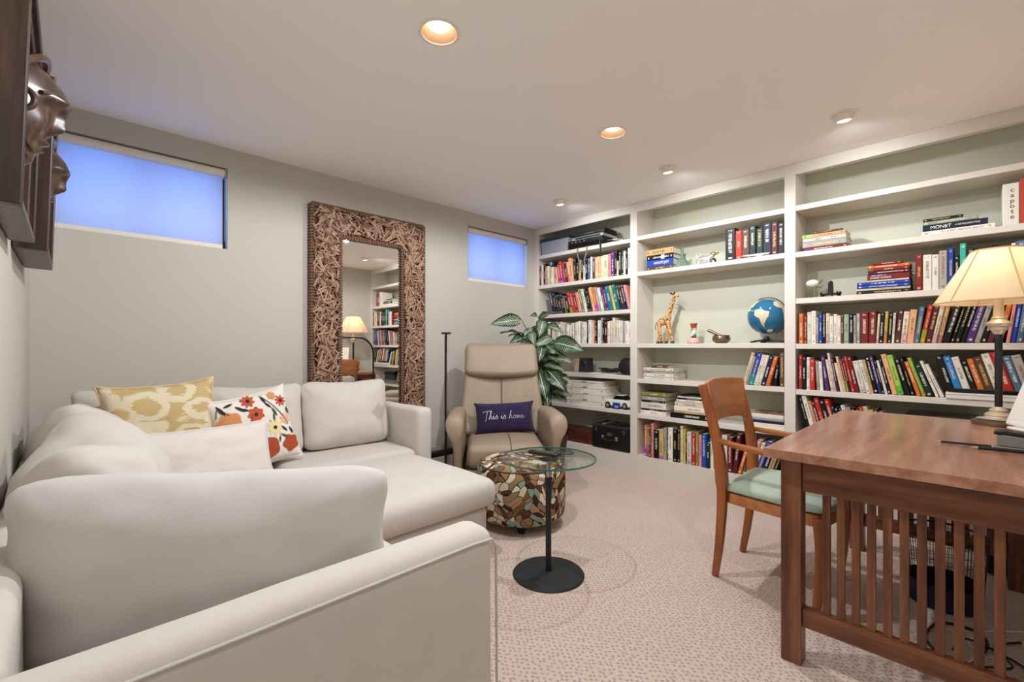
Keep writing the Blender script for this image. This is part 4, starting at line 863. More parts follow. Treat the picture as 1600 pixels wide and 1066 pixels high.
# ================================================================ dieffenbachia behind the recliner
PLX,PLY=3.27,2.80
PT=thing('potted_plant','leafy dieffenbachia with pale-veined leaves in a dark pot behind the recliner','plant',(PLX,PLY,0))
MB().lathe([(0.10,0.0),(0.105,0.004),(0.14,0.27),(0.148,0.275),(0.148,0.30),(0.136,0.30),(0.13,0.26)],40,cap1=False).build('pot','terracotta',PT,smooth=True,ang=40)
MB().lathe([(0.131,0.255),(0.06,0.265),(0.001,0.268)],32,cap0=False).build('soil','soil',PT,smooth=True)
Fv=Vector((0.6988,0.7153,0)); Rv=Vector((0.7153,-0.6988,0)); 
def pix(x,y,d): 
    c=(x-800)/708.3; return (Fv+Rv*c)*d+Vector((0,0,CAMZ+(541-y)*d/708.3))-Vector((PLX,PLY,0))
stems=[]
for (x,y,d_) in ((842,560,4.22),(852,585,4.15),(835,575,4.28),(858,610,4.1)):
    top=pix(x,y,d_); b0=Vector((top.x*0.15,top.y*0.15,0.26)); P=smoothpath([b0,b0.lerp(top,0.5)+Vector((0.01,-0.01,0)),top],8); stems.append(P)
    MB().tube(P,[0.011-0.004*i/(len(P)-1) for i in range(len(P))],8).build('stem','stem_green',PT,smooth=True)
def leaf(base,tip,wid,curl,nrm_hint,name='leaf'):
    base=Vector(base);tip=Vector(tip); ax=tip-base; L_=ax.length; t=ax.normalized(); nh=Vector(nrm_hint); s=t.cross(nh); s.normalize(); n0=s.cross(t)
    nl=9; V=[];UV=[];F=[]
    for i in range(nl+1):
        q_=i/nl; wd=wid*(math.sin(PI*q_**0.8))**0.85*(1-0.25*q_)+0.0005; c=base+t*(L_*q_)+n0*(curl*math.sin(PI*q_))
        for k in range(5):
            u=-1+k/2; V.append(c+s*(u*wd)+n0*(abs(u)**1.3*wd*0.35+0.006*math.sin(q_*14+k*2))); UV.append((0.5+u/2,q_))
    for i in range(nl):
        for k in range(4): a=i*5+k; F.append((a,a+1,a+6,a+5))
    me=bpy.data.meshes.new(name); me.from_pydata([tuple(p) for p in V],[],F); uvl=me.uv_layers.new(name='UVMap')
    for lp in me.loops: uvl.data[lp.index].uv=UV[lp.vertex_index]
    for p in me.polygons: p.use_smooth=True
    me.materials.append(MAT['leaf']); o=link(bpy.data.objects.new(name,me),PT); return o
toCam=-Fv
def lf(bx,by,bd,tx,ty,td,wid,curl=0.03,up=0.5):
    b0=pix(bx,by,bd); t0=pix(tx,ty,td); nh=toCam*(1-up)+Vector((0,0,up)); leaf(b0,t0,wid*1.08,curl,nh)
    # petiole from the nearest stem
    best=min((p for P in stems for p in P[len(P)//3:]),key=lambda p:(p-b0).length); P=smoothpath([best,best.lerp(b0,0.5)+Vector((0,0,0.02)),b0],4); MB().tube(P,0.0042,6).build('petiole','stem_green',PT,smooth=True)
for a in [(815,500,4.15,766,507,4.05,0.065,0.03,0.15),(826,512,4.2,834,560,4.02,0.075,0.03,0.1),(842,498,4.25,828,494,4.05,0.035,0.02,0.3),(843,500,4.3,864,490,4.15,0.04,0.03,0.3),(848,502,4.15,842,528,4.0,0.06,0.03,0.1),(852,512,4.2,880,522,4.05,0.05,0.04,0.4),(818,522,4.2,781,521,4.1,0.03,0.02,0.75),(820,524,4.15,794,526,4.0,0.03,0.02,0.7),(820,530,4.15,796,537,3.98,0.055,0.03,0.3),(832,535,4.1,805,550,3.98,0.05,0.03,0.3),(848,535,4.1,842,566,3.95,0.06,0.03,0.1),(838,538,4.15,862,546,4.0,0.05,0.03,0.3),(864,536,4.05,913,549,3.9,0.085,0.03,0.25),(850,545,4.1,878,556,3.95,0.05,0.03,0.35),(852,556,4.1,872,566,3.95,0.045,0.03,0.3),(862,562,4.05,895,568,3.9,0.055,0.04,0.3),(850,570,4.1,884,582,3.9,0.05,0.04,0.35),(842,580,4.05,853,624,3.88,0.085,0.04,0.05),(853,576,4.05,884,612,3.85,0.07,0.04,0.1),(866,588,4.1,895,602,3.95,0.04,0.04,0.5),(862,600,4.1,886,606,3.9,0.04,0.03,0.4),(852,602,4.1,856,638,3.95,0.055,0.03,0.05),(862,612,4.1,893,622,3.9,0.055,0.03,0.45),(866,618,4.1,885,630,3.95,0.04,0.03,0.4),(830,545,4.25,812,560,4.2,0.05,0.03,0.2),(846,520,4.35,856,508,4.3,0.05,0.02,0.2),(836,520,4.3,822,540,4.2,0.06,0.02,0.1),(858,548,4.3,888,532,4.25,0.05,0.03,0.3),(846,560,4.3,834,590,4.2,0.06,0.03,0.1),(866,596,4.3,880,578,4.2,0.05,0.03,0.3)]: lf(*a)

rl=random.Random(21)
for k in range(22):
    bx=rl.uniform(826,868); by=rl.uniform(510,620); bd=rl.uniform(4.08,4.32); a=rl.uniform(-0.5,PI+0.5); L_=rl.uniform(16,34)
    tx=bx+math.cos(a)*L_*1.1; ty=by+math.sin(a)*L_*0.8+6
    if tx<790 and ty>545: continue
    lf(bx,by,bd,tx,ty,bd-rl.uniform(0.02,0.14),rl.uniform(0.035,0.055),0.03,rl.uniform(0.1,0.5))
# ================================================================ books
COL={'rd':('red',(178,44,36)),'dr':('dark red',(120,30,28)),'ma':('maroon',(84,28,36)),'or':('orange',(206,106,52)),'pe':('peach',(226,170,124)),'ta':('tan',(196,160,110)),'ye':('yellow',(214,190,96)),'wh':('white',(226,220,208)),'cr':('cream',(216,202,174)),'gy':('grey',(158,154,148)),'bk':('black',(14,13,14)),'nv':('navy',(18,25,54)),'bl':('blue',(36,66,160)),'sb':('sky blue',(40,116,178)),'tl':('teal',(34,112,120)),'dg':('dark green',(16,46,32)),'gn':('green',(50,118,70)),'lg':('light green',(150,190,80)),'ol':('olive',(124,124,66)),'pu':('purple',(82,48,110)),'li':('lilac',(158,130,180)),'pk':('pink',(214,140,134)),'br':('brown',(96,64,46)),'aq':('turquoise',(56,168,150)),'db':('dusty blue',(78,104,128)),'mg':('grey-green',(150,164,140))}
ORD=['first','second','third','fourth','fifth','sixth','seventh','eighth','ninth','tenth','eleventh','twelfth','thirteenth','fourteenth','fifteenth','sixteenth','seventeenth','eighteenth','nineteenth','twentieth']
TENS={20:'twenty',30:'thirty',40:'forty',50:'fifty'}; TENTH={30:'thirtieth',40:'fortieth',50:'fiftieth'}
def ordn(i):
    if i<=20: return ORD[i-1]
    t=i//10*10; return TENTH[t] if i%10==0 else TENS[t]+'-'+ORD[i%10-1]
def book_mesh(w,h,d,cov=0.0022):
    """book standing: y width (spine faces -x), z height, x depth; returns cover mesh with spine uv"""
    V=[];F=[];UVF=[]
    def box(x0,x1,y0,y1,z0,z1,spine=False):
        b=len(V); V.extend([(x0,y0,z0),(x1,y0,z0),(x1,y1,z0),(x0,y1,z0),(x0,y0,z1),(x1,y0,z1),(x1,y1,z1),(x0,y1,z1)])
        fs=[(3,2,1,0),(4,5,6,7),(0,1,5,4),(1,2,6,5),(2,3,7,6),(3,0,4,7)]
        for k,f in enumerate(fs):
            F.append(tuple(b+i for i in f)); 
            UVF.append([(0,0),(1,0),(1,1),(0,1)] if (spine and k==5) else [(-1,-1)]*4)
    # spine slightly rounded: three facets
    b=0; r=min(0.004,w*0.2)
    V.extend([(r,-w/2,0),(0,-w/2+r,0),(0,w/2-r,0),(r,w/2,0),(r,-w/2,h),(0,-w/2+r,h),(0,w/2-r,h),(r,w/2,h),(r+cov,-w/2+cov,0),(r+cov,w/2-cov,0),(r+cov,-w/2+cov,h),(r+cov,w/2-cov,h)])
    u1=r/w; 
    for (f,uv) in (((1,0,4,5),((1-u1,0),(1,0),(1,1),(1-u1,1))),((2,1,5,6),((u1,0),(1-u1,0),(1-u1,1),(u1,1))),((3,2,6,7),((0,0),(u1,0),(u1,1),(0,1)))): F.append(f); UVF.append(list(uv))
    F.append((0,1,2,3)); UVF.append([(-1,-1)]*4); F.append((7,6,5,4)); UVF.append([(-1,-1)]*4)
    box(r,d,-w/2,-w/2+cov,0,h); box(r,d,w/2-cov,w/2,0,h)
    me=bpy.data.meshes.new('book'); me.from_pydata(V,[],F); uvl=me.uv_layers.new(name='UVMap'); li=0
    for p,uvs in zip(me.polygons,UVF):
        for k,lp in enumerate(p.loop_indices): uvl.data[lp].uv=uvs[k]
    me.materials.append(MAT['book_cover'])
    pg=bpy.data.meshes.new('pages'); a=0.003; 
    x0,x1,y0,y1,z0,z1=r+cov,d-a,-w/2+cov,w/2-cov,a,h-a
    pg.from_pydata([(x0,y0,z0),(x1,y0,z0),(x1,y1,z0),(x0,y1,z0),(x0,y0,z1),(x1,y0,z1),(x1,y1,z1),(x0,y1,z1)],[],[(3,2,1,0),(4,5,6,7),(0,1,5,4),(1,2,6,5),(2,3,7,6),(3,0,4,7)]); pg.materials.append(MAT['paper'])
    return me,pg
RB=random.Random(11)
def mkbook(name,label,w,h,d,col,group,mark=1.0):
    me,pg=book_mesh(w,h,d); o=link(bpy.data.objects.new(name,me)); c=srgb(*col); j=RB.uniform(0.85,1.12)
    o.color=(min(1,c[0]*j),min(1,c[1]*j),min(1,c[2]*j),mark); tag(o,label,'book',group)
    p=bpy.data.objects.new('pages',pg); link(p,o); return o
def ybk(px):                                   # world Y on the bookcase front for an image column (used to read positions off the photo)
    c=(px-800)/708.3; return XB*(0.7153-0.6988*c)/(0.6988+0.7153*c)
def book_row(spec,y_left,y_right,z,where,group,inset=0.012,depth=0.17,tall=0.22):
    """spec: 'code[:width[:height[:lean]]]' tokens, widths relative; laid from left (high Y) to right"""
    toks=[]
    lean=0.0; hgt=tall
    for t in spec.split():
        q=t.split(':'); cw=float(q[1]) if len(q)>1 and q[1] else 1.0
        if len(q)>2 and q[2]: hgt=float(q[2])
        if len(q)>3 and q[3]: lean=float(q[3])
        toks.append((q[0],cw,hgt*RB.uniform(0.93,1.05),lean))
    total=y_left-y_right
    def layout(sc):
        pos=[]; s=0.0; prev=None
        for (c,cw,h,ln) in toks:
            w=cw*sc; a=math.radians(abs(ln)); 
            if prev:
                pc,pw,ph,pl=prev
                if ln>0 or pl>0:    # lean to the left: top towards +Y
                    s+=max(0.0,min(h,ph)*(math.tan(math.radians(max(ln,0)))-math.tan(math.radians(max(pl,0)))))*0.95
                if ln<0 or pl<0:
                    s+=max(0.0,min(h,ph)*(math.tan(math.radians(max(-pl,0)))-math.tan(math.radians(max(-ln,0)))))*0.95
            elif ln>0: s+=h*math.sin(a)
            pos.append((s,w)); s+=w/math.cos(a)+0.0012; prev=(c,w,h,ln)
        if toks[-1][3]<0: s+=toks[-1][2]*math.sin(math.radians(-toks[-1][3]))
        return pos,s
    lo,hi=0.001,0.1
    for _ in range(40):
        m_=(lo+hi)/2
        if layout(m_)[1]>total: hi=m_
        else: lo=m_
    pos,_=layout(lo); cntc={}
    for i,((c,cw,h,ln),(s,w)) in enumerate(zip(toks,pos)):
        nm_,rgb=COL[c]; lab='%s book, %s from left on %s'%(nm_,ordn(i+1),where)
        if i==len(toks)-1: lab='%s book, rightmost on %s'%(nm_,where)
        o=mkbook('book',lab,w,h,min(depth*RB.uniform(0.9,1.1),0.25),rgb,group)
        a=math.radians(ln); yl=y_left-s            # left lower corner (at +Y side)
        if ln>=0: pv=Vector((XB+inset+RB.uniform(0,0.012),yl,z+0.0006)); off=Vector((0,-w/2,0))
        else:     pv=Vector((XB+inset+RB.uniform(0,0.012),yl-w/math.cos(a),z+0.0006)); off=Vector((0,w/2,0))
        # image-left lean (+): top moves to +Y -> rotation about X by -a
        R_=Matrix.Rotation(-a,4,'X'); o.matrix_world=Matrix.Translation(pv)@R_@Matrix.Translation(off)
def book_stack(items,y_c,z,where,group,inset=0.02):
    """items bottom-up: (code,length,thickness,depth,dy,label or None)"""
    zz=z+0.0006
    for i,(c,L_,t,dp,dy,lab) in enumerate(items):
        nm_,rgb=COL[c]
        lb=lab or '%s book, %s from the bottom of the %s'%(nm_,ordn(i+1),where)
        o=mkbook('book',lb,t,L_,dp,rgb,group,0.0 if lab and 'lettered' in lab else 1.0)
        # lie flat: z(height) -> -Y (left to right in view), y(width) -> z
        R_=Matrix(((1,0,0,0),(0,0,-1,0),(0,1,0,0),(0,0,0,1)))
        o.matrix_world=Matrix.Translation((XB+inset+RB.uniform(0,0.008),y_c+dy+L_/2,zz+t/2))@R_
        zz+=t+0.0006
        yield o
U1L,U1R=3.318,2.194; U2L,U2R=2.116,0.956; U3L,U3R=0.879,-0.398
S1,S2,S3=SH
book_row('dr wh bk pk::.20 cr lg::.17 wh::.19 pk:1.6:.17:6 rd:1.2:.20:9 rd:1.2:.22 rd::.22 ma:1.2:.23 pe:.9:.22 pe:1.3:.235 bk:1:.23:3 bk:1:.20:0 ta bk wh:1.1:.15 bk:1:.22 db wh:.8:.235 br:1.2:.22 cr pe cr cr:2.2:.23 pk:1.1:.22 pu:1.3:.235 bk:.9 cr:.7:.14 dg::.22 dg:.8 wh:.7 bk:.8 wh:1.1:.25',U1L-0.002,U1R,S1[4],'the left bay upper book shelf','books on the upper shelf of the left bay')
book_row('nv:1.3:.24:14 bk:1.2 bk:.8:.21 nv:1.3:.20 bk br:1:.185 bk rd:1.1:.215 rd:1.1 dr:1.4:.22 pk:1.1 ol:1.1:.23 wh dg:.8 bk:1.2:.23 pe:1.1:.24 or:1.2:.24 gy:1:.235 wh:1.1 pu:.9:.22 pu:.8 tl:1.5:.235 ye tl:1.2 dg:.9 ma:.9:.235 nv pk:.8:.22',U1L-0.13,U1R,S1[3],'the left bay leaning-book shelf','books on the middle shelf of the left bay')
book_row('br:1:.22 br:.8 wh:1:.23 br:.8 wh:.7:.21 wh:1:.22 gy:.6 wh:1.2:.19 wh::.22 cr gy:.8:.20 wh wh:.7 wh:1.1:.21 gy:.6 wh:1:.225 wh:.9:.23 gy:.7:.21 wh wh:.8 bk:.5:.235 wh:1.1:.225 wh:.8:.20 or:.7:.215 bk:.7 wh:1.3:.235 gy:.6 bk:.7:.22 ma:1 wh:.8:.21 cr:.8 wh:.8:.23 cr:1:.22 wh:.9:.21 wh:.8:.20 gy:.6 wh:1.1:.195 wh:.9',U1L-0.06,U1R,S1[2],'the left bay pale-book shelf','pale books on the left bay')
book_row('bk:2:.235 rd:1.25:.225 br:1.4:.225 dg:1.2:.225 dg:1.25:.22 nv:1.5:.23 ma:1.15:.225 bk:1.1:.235',ybk(1132),U2R,S2[3],'the shelf above the globe','leather-bound books above the globe',depth=0.18)
book_row('cr:1:.25:-15 gy:.7:.22 bl:1.4:.245 wh:1.1:.245 wh:1.0:.24 nv:1.3:.235 or:1.1:.215 bk:1:.15:-8 br:1.3:.24:0',ybk(1158),U2R,S2[1],'the shelf below the globe','books below the globe',depth=0.18)
book_row('or:1.1:0.275 ol:.8 br:.9:0.269 pk:.9:0.292 bk:2:0.257 ta:1.6:0.246 mg:1.2:0.269 br:.7:0.222 wh:1.7:0.275 bk:1.5:0.281 dg:1.1 cr:.9:0.298 ye:.9:0.281 bk:.5:0.234 wh:1.5:0.263 rd:1.4:0.275 ol:1 pk:1:0.269 bl:1.6:0.275 dg:1.2:0.205 wh:1.0:0.275 pk:2:0.292 rd:.8:0.234 wh:1.6:0.281 dr:1.5:0.281 ma:1.4:0.292:-6 or:1.1:0.269:-15 br:1.1:0.257:-18 pk:1.2:0.292 wh:1:0.275 bl:1.4:0.287 nv:1.5:0.275 ta:1.3:0.257 bk:1:0.234',U2L-0.055,U2R-0.0,BOT,'the middle bay bottom shelf','books on the bottom shelf of the middle bay',depth=0.18,tall=0.27)  # the slim black volume after the yellow one stands in for a dark gap
yk=ybk(1430)
book_row('dr:1.1:.235 wh:1.4:.225 wh:1:.215 gy:1.2:.23 bl:.9:.235 bk:.8:.2 aq:.9:.255 dg:1.1:.235 bk:.7:.215 ma:.7 bk:.8:.2 bk:.8:.225 br:.8:.22 bk:.8 wh:.6:.235 db:1.2:.24 bk:.8:.22 br:1 or:.8:.215 cr:1:.22 ta:1.2:.24 wh:1:.23 bk:1.2',yk,U3R,S3[3],'the shelf behind the lampshade','books behind the lampshade')
book_row('or:1.2:.205 dr:.9 wh:1.1:.218 wh:1.1 gy:.6:.19 bl:.8:.212 bk:.9:.205 cr:.8:.195 wh:.9 wh:.8 wh:.9 br:.6:.19 mg:1.2:.19 bk:1:.2 gy:.6:.19 gy:.8 dr:1.8:.2 dr:1.6:.2:-1 cr:.5:.19:-3 bk:.9:.2 ye:.7:.19 bk:1 wh:.5:.19 ma:1.2:.205:-5 cr:1.2:.19 pe:1.4:.2 db:1:.21:-7 rd:1:.235:-10 ma:1.2:.225 cr:.9:.22 ta:.9:.22 bk:1.3:.245:-14 bk:.8:.245 bk:.9:.25 bk:.9:.25 pu:1.4:.25 gy:1:.215 bk:1:.21 br:1:.215 or:.9:.225:-11 pk:.6:.245:-7 bl:.9:.25 db:1:.25 pk:.7:.235 wh:.6 gy:.7:.24 bl:1.6:.245:-2 dr:2:.25:0 db:2.6:.255',U3L-0.012,U3R,S3[2],'the right-bay shelf at lamp-neck height','books at lamp height in the right bay')
book_row('rd:1.1:.235 bk:1.2:.225 wh:1:.23 rd:1.4:.22 gy:1:.205:3 wh:.9:.21 pu:1:.24:7 cr:.8:.21:9 wh:.7:.245 ma:.7:.22 cr:.8:.19:11 cr:.7:.235 rd:.6:.23 nv:.6:.24 rd:.9:.245 dr:1.1:.235 wh:1.5:.22:12 wh:1.1:.22 ta:.7 bk:1.1:.235 pu:.8 bk:.6:.215 wh:.6:.225 bk:.8 pe:1.3:.245:13 lg:1.4:.25 bk:1.3:.235:14 bk:.8:.24 or:1:.225:16 lg:.8:.235:17 dg:1.6:.19 wh:.7:.225:19 wh:.8:.2:20',U3L-0.01,ybk(1476),S3[1],'the shelf left of the flat white box','books above the desk, left of the white box')
book_row('bk:1.1:.225:15 sb:1.2:.215 wh:1.2:.215 bk:1:.2 or:1:.19 br:1.3:.2 wh:1.3:.225 rd:1.4:.23 db:1.3:.22 gy:1.4:.215 bk:1.2:.2 cr:1.2:.2 dg:2.4:.235 ma:1.4:.23',ybk(1479)+0.05,U3R,S3[1]+0.036,'the flat white box above the desk','books standing on the white box')
book_row('bk:1:.24:14 wh:1.4:.25 pe:.9:.22 ma:1:.24 rd:1.4:.245 bk:1.5:.23 rd:1.3:.25 nv:.8:.22 bk:1:.205 bk:.9 wh:1:.21 gy:1.3 bk:1.2 bk:1 rd:1 cr:1.2 ye:1.2:.2 ma:1.1 wh:.9:.18',U3L-0.008,ybk(1392),S3[0],'the low shelf behind the desk top','books low behind the desk top')
def lettered(o,txt,size,mat,L_,w,stretch=1.0,pos=0.5,vertical=False,shear=0.0):
    """text on the spine: local frame of a book, running along its height"""
    if vertical:   # letters stacked down a standing spine
        n_=len(txt)
        for i,ch in enumerate(txt):
            M_=Matrix(((0,0,-1,-0.0008),(-1,0,0,0),(0,1,0,L_*(pos-0.5)+L_*0.5+ (n_/2-0.5-i)*size*0.82),(0,0,0,1))); textmesh('spine_title',ch,size,mat,o,M_,0.0004,stretch)
    else:
        # reading direction along -local... text x -> +z (up the book), text y -> +y
        M_=Matrix(((0,0,-1,-0.0008),(0,1,0,0),(1,0,0,L_*pos),(0,0,0,1))); textmesh('spine_title',txt,size,mat,o,M_,0.0004,stretch,shear=shear)
yc=(ybk(1008)+ybk(1050))/2
for i,o in enumerate(book_stack([('br',0.245,0.030,0.20,0.0,None),('bl',0.245,0.058,0.19,0,'thick blue book lettered INFINITE JEST, second from the bottom of its stack'),('bk',0.245,0.040,0.19,0.0,None),('ta',0.250,0.052,0.19,0,None)],yc,S2[3],'stack beside the green vase','stacked books beside the green vase')):
    if i==1: lettered(o,'INFINITE JEST',0.030,'text_white',0.245,0.058,0.78,0.56)
    if i==2: 
        q=MB(); q.box(-0.001,0.0,-0.018,0.018,0.135,0.165).build('spine_label','paper_white',o)
yc=(ybk(1246)+ybk(1335))/2
list(book_stack([('dr',0.25,0.022,0.21,0.0,None),('gy',0.25,0.040,0.20,0.01,None),('wh',0.245,0.024,0.20,0.012,None),('pe',0.245,0.026,0.19,0.015,None),('br',0.16,0.012,0.15,-0.01,None)],yc,S3[4],'left stack, right bay upper shelf','stacked books on the upper right shelf'))
yc=(ybk(1436)+ybk(1560))/2
for i,o in enumerate(book_stack([('wh',0.30,0.026,0.24,0.0,None),('nv',0.27,0.034,0.24,0.012,'navy art book lettered MONET A RETROSPECTIVE in the upper right stack'),('mg',0.235,0.022,0.22,0.03,None),('bk',0.17,0.016,0.18,0.06,None)],yc,S3[4],'stack under the top right shelf','art books in the upper right stack')):
    if i==1: lettered(o,'MONET',0.026,'text_white',0.27,0.034,1.0,0.29); lettered(o,'A RETROSPECTIVE',0.013,'text_white',0.27,0.034,0.95,0.70)
yc=(ybk(1332)+ybk(1428))/2
for i,o in enumerate(book_stack([('bk',0.265,0.021,0.22,0.0,None),('cr',0.262,0.014,0.21,0.0,None),('bl',0.26,0.019,0.21,0.0,None),('bl',0.26,0.019,0.21,0.0,None),('cr',0.20,0.010,0.2,-0.025,None),('dr',0.205,0.036,0.19,-0.026,'dark red book lettered KISS, BOW, or SHAKE HANDS in its stack'),('ma',0.20,0.018,0.18,-0.028,None),('dr',0.20,0.017,0.18,-0.026,None),('or',0.205,0.02,0.18,-0.026,None),('dr',0.14,0.014,0.13,-0.02,None)],yc,S3[3],'stack beside the black plate stand','stacked books beside the plate stand')):
    if i==5: 
        M_=Matrix(((0,0,-1,-0.0008),(0,1,0,0.009),(1,0,0,0.058),(0,0,0,1))); textmesh('spine_title','KISS, BOW, or',0.0125,'text_white',o,M_,0.0004,0.95)
        M_=Matrix(((0,0,-1,-0.0008),(0,1,0,-0.006),(1,0,0,0.066),(0,0,0,1))); textmesh('spine_title','SHAKE HANDS',0.0165,'text_white',o,M_,0.0004,0.95)
# capote volume and its red neighbour at the right edge of the upper shelf
def standing(lab,col,w,h,d,y,z,inset=0.015,mark=1.0):
    o=mkbook('book',lab,w,h,d,col,None,mark); o.location=(XB+inset,y,z+0.0006); return o
yc=ybk(1580); o=standing('thick white book lettered capote at the right end of the upper shelf',(226,220,208),0.062,0.225,0.20,yc,S3[4],mark=0.0)
for i,ch in enumerate('capote'):
    M_=Matrix(((0,0,-1,-0.0008),(-1,0,0,-0.004),(0,1,0,0.188-i*0.029),(0,0,0,1))); textmesh('spine_title',ch,0.034,'text_black',o,M_,0.0004,1.0)
standing('red-orange book beside the capote volume at the right end of the shelf',(176,66,46),0.05,0.24,0.20,yc-0.058,S3[4])
standing('dark grey book near the right end of the upper right shelf',(70,68,66),0.05,0.235,0.19,yc-0.112,S3[4])
# middle bay: piles of large books and magazines
yc=(ybk(1002)+ybk(1052))/2
list(book_stack([('wh',0.275,0.022,0.24,0,None),('wh',0.275,0.031,0.24,0,None),('gy',0.27,0.019,0.22,0,None),('wh',0.275,0.026,0.24,0,None),('br',0.15,0.024,0.14,-0.01,None)],yc,S2[1],'pile of white books under the giraffe','white books piled under the giraffe'))
yc=(ybk(998)+ybk(1038))/2-0.005
list(book_stack([('wh',0.24,0.036,0.25,0,None),('bk',0.23,0.014,0.24,0,None),('wh',0.24,0.058,0.24,0,None),('bk',0.22,0.014,0.22,0,None),('gy',0.22,0.041,0.22,0,None),('ol',0.24,0.030,0.24,-0.002,None)],yc,S2[0],'left pile on the magazine shelf','books piled on the magazine shelf'))
yc=(ybk(1043)+ybk(1107))/2-0.005
list(book_stack([('bk',0.33,0.044,0.24,0,None),('ta',0.28,0.016,0.23,-0.01,None),('wh',0.285,0.039,0.23,-0.01,None),('cr',0.27,0.036,0.23,-0.01,None),('wh',0.25,0.021,0.22,-0.015,None),('bk',0.24,0.013,0.22,-0.02,None),('wh',0.24,0.013,0.22,-0.02,None),('bk',0.23,0.010,0.22,-0.02,None)],yc,S2[0],'right pile on the magazine shelf','books piled on the magazine shelf'))
# ================================================================ ornaments on the shelves
def at(px,z,inset=0.12):                        # shelf position read from an image column
    c=(px-800)/708.3; X=XB+inset; return (X, X*(0.7153-0.6988*c)/(0.6988+0.7153*c), z+0.0008)
# --- wooden giraffe: one continuous body
GF=thing('giraffe_figurine','spotted wooden giraffe figurine on the middle shelf','figurine',at(1040,S2[2],0.12),math.radians(-90))
# local x = towards image right
def remesh(o,v): md=o.modifiers.new('r','REMESH'); md.mode='VOXEL'; md.voxel_size=v; md.use_smooth_shade=True; sm=o.modifiers.new('sm','SMOOTH'); sm.factor=0.5; sm.iterations=3
q=MB()
q.tube(smoothpath([(-0.055,0,0.185),(-0.02,0,0.195),(0.02,0,0.215),(0.03,0,0.25)],4),[0.030,0.032,0.034,0.036,0.036,0.036,0.034,0.032,0.030,0.027,0.025,0.024,0.022],12)
q.tube(smoothpath([(0.015,0,0.225),(0.045,0,0.30),(0.07,0,0.37),(0.082,0,0.41)],4),[0.026,0.024,0.022,0.021,0.020,0.019,0.018,0.017,0.016,0.015,0.0145,0.014,0.0135],12)
q.ball((0.092,0,0.418),(0.024,0.013,0.015),14,10); q.ball((0.115,0,0.408),(0.014,0.010,0.010),12,8)
for (x0,x1,s) in ((-0.06,-0.085,1),(-0.055,-0.03,-1),(0.02,-0.005,1),(0.03,0.075,-1)):
    q.tube([(x0,s*0.016,0.19),((x0+x1)/2,s*0.02,0.10),(x1,s*0.022,0.022),(x1,s*0.022,0.004)],[0.020,0.0125,0.010,0.012],10)
gb=q.build('body','giraffe',GF,smooth=True); remesh(gb,0.0032)
for (x1,s) in ((-0.085,1),(-0.03,-1),(-0.005,1),(0.075,-1)): MB().lathe([(0.0145,0),(0.0135,0.012),(0.0125,0.020)],12,(x1,s*0.022,0)).build('hoof','giraffe_dark',GF,smooth=True)
for s in (-1,1):
    q=MB(); q.tube([(0.08,s*0.006,0.428),(0.083,s*0.008,0.447)],[0.003,0.0042],8).build('horn','giraffe_dark',GF,smooth=True)
    q=MB(); q.tube([(0.074,s*0.012,0.424),(0.062,s*0.026,0.434),(0.052,s*0.034,0.438)],[0.004,0.008,0.002],8,flat=0.5).build('ear','giraffe_dark',GF,smooth=True)
q=MB(); q.tube(smoothpath([(-0.08,0,0.195),(-0.095,0,0.16),(-0.092,0,0.12)],4),0.003,6).build('tail','giraffe_dark',GF,smooth=True)
# --- painted vase
VS=thing('painted_vase','small colourful painted vase beside the giraffe','vase',at(1084,S2[2],0.12))
MB().lathe([(0.040,0),(0.054,0.004),(0.052,0.014),(0.040,0.030),(0.026,0.042),(0.020,0.048)],32).build('foot_bowl','pink_paint',VS,smooth=True)
MB().lathe([(0.021,0.048),(0.0215,0.058)],32).build('black_band','black_gloss',VS,smooth=True)
MB().lathe([(0.0215,0.058),(0.022,0.09),(0.022,0.13)],32).build('neck','vase_stripe',VS,smooth=True)
MB().lathe([(0.022,0.13),(0.025,0.150),(0.031,0.168),(0.027,0.168),(0.019,0.14)],32,cap1=False).build('lip','red_paint',VS,smooth=True)
for k in range(14): a=2*PI*k/14; MB().ball((0.052*math.cos(a),0.052*math.sin(a),0.009),0.004,8,6).build('dot','black',VS,smooth=True)
# --- singing bowl with mallet
SB=thing('singing_bowl','dark bronze singing bowl on the middle shelf','bowl',at(1127,S2[2],0.12))
MB().lathe([(0.02,0.0),(0.045,0.004),(0.066,0.022),(0.068,0.040),(0.060,0.060),(0.064,0.064),(0.060,0.066),(0.055,0.060),(0.062,0.040),(0.058,0.024),(0.03,0.008),(0.001,0.007)],40,cap1=False).build('bowl','bronze',SB,smooth=True,ang=60)
p0=at(1127,S2[2],0.12); ML=thing('mallet','wooden mallet resting in the singing bowl','mallet',(p0[0],p0[1],p0[2]+0.0))
q=MB(); q.tube([(0,0.105,0.108),(0,0.03,0.072),(0,-0.035,0.038)],[0.013,0.0115,0.010],14).build('mallet_handle','bronze',ML,smooth=True,ang=60)
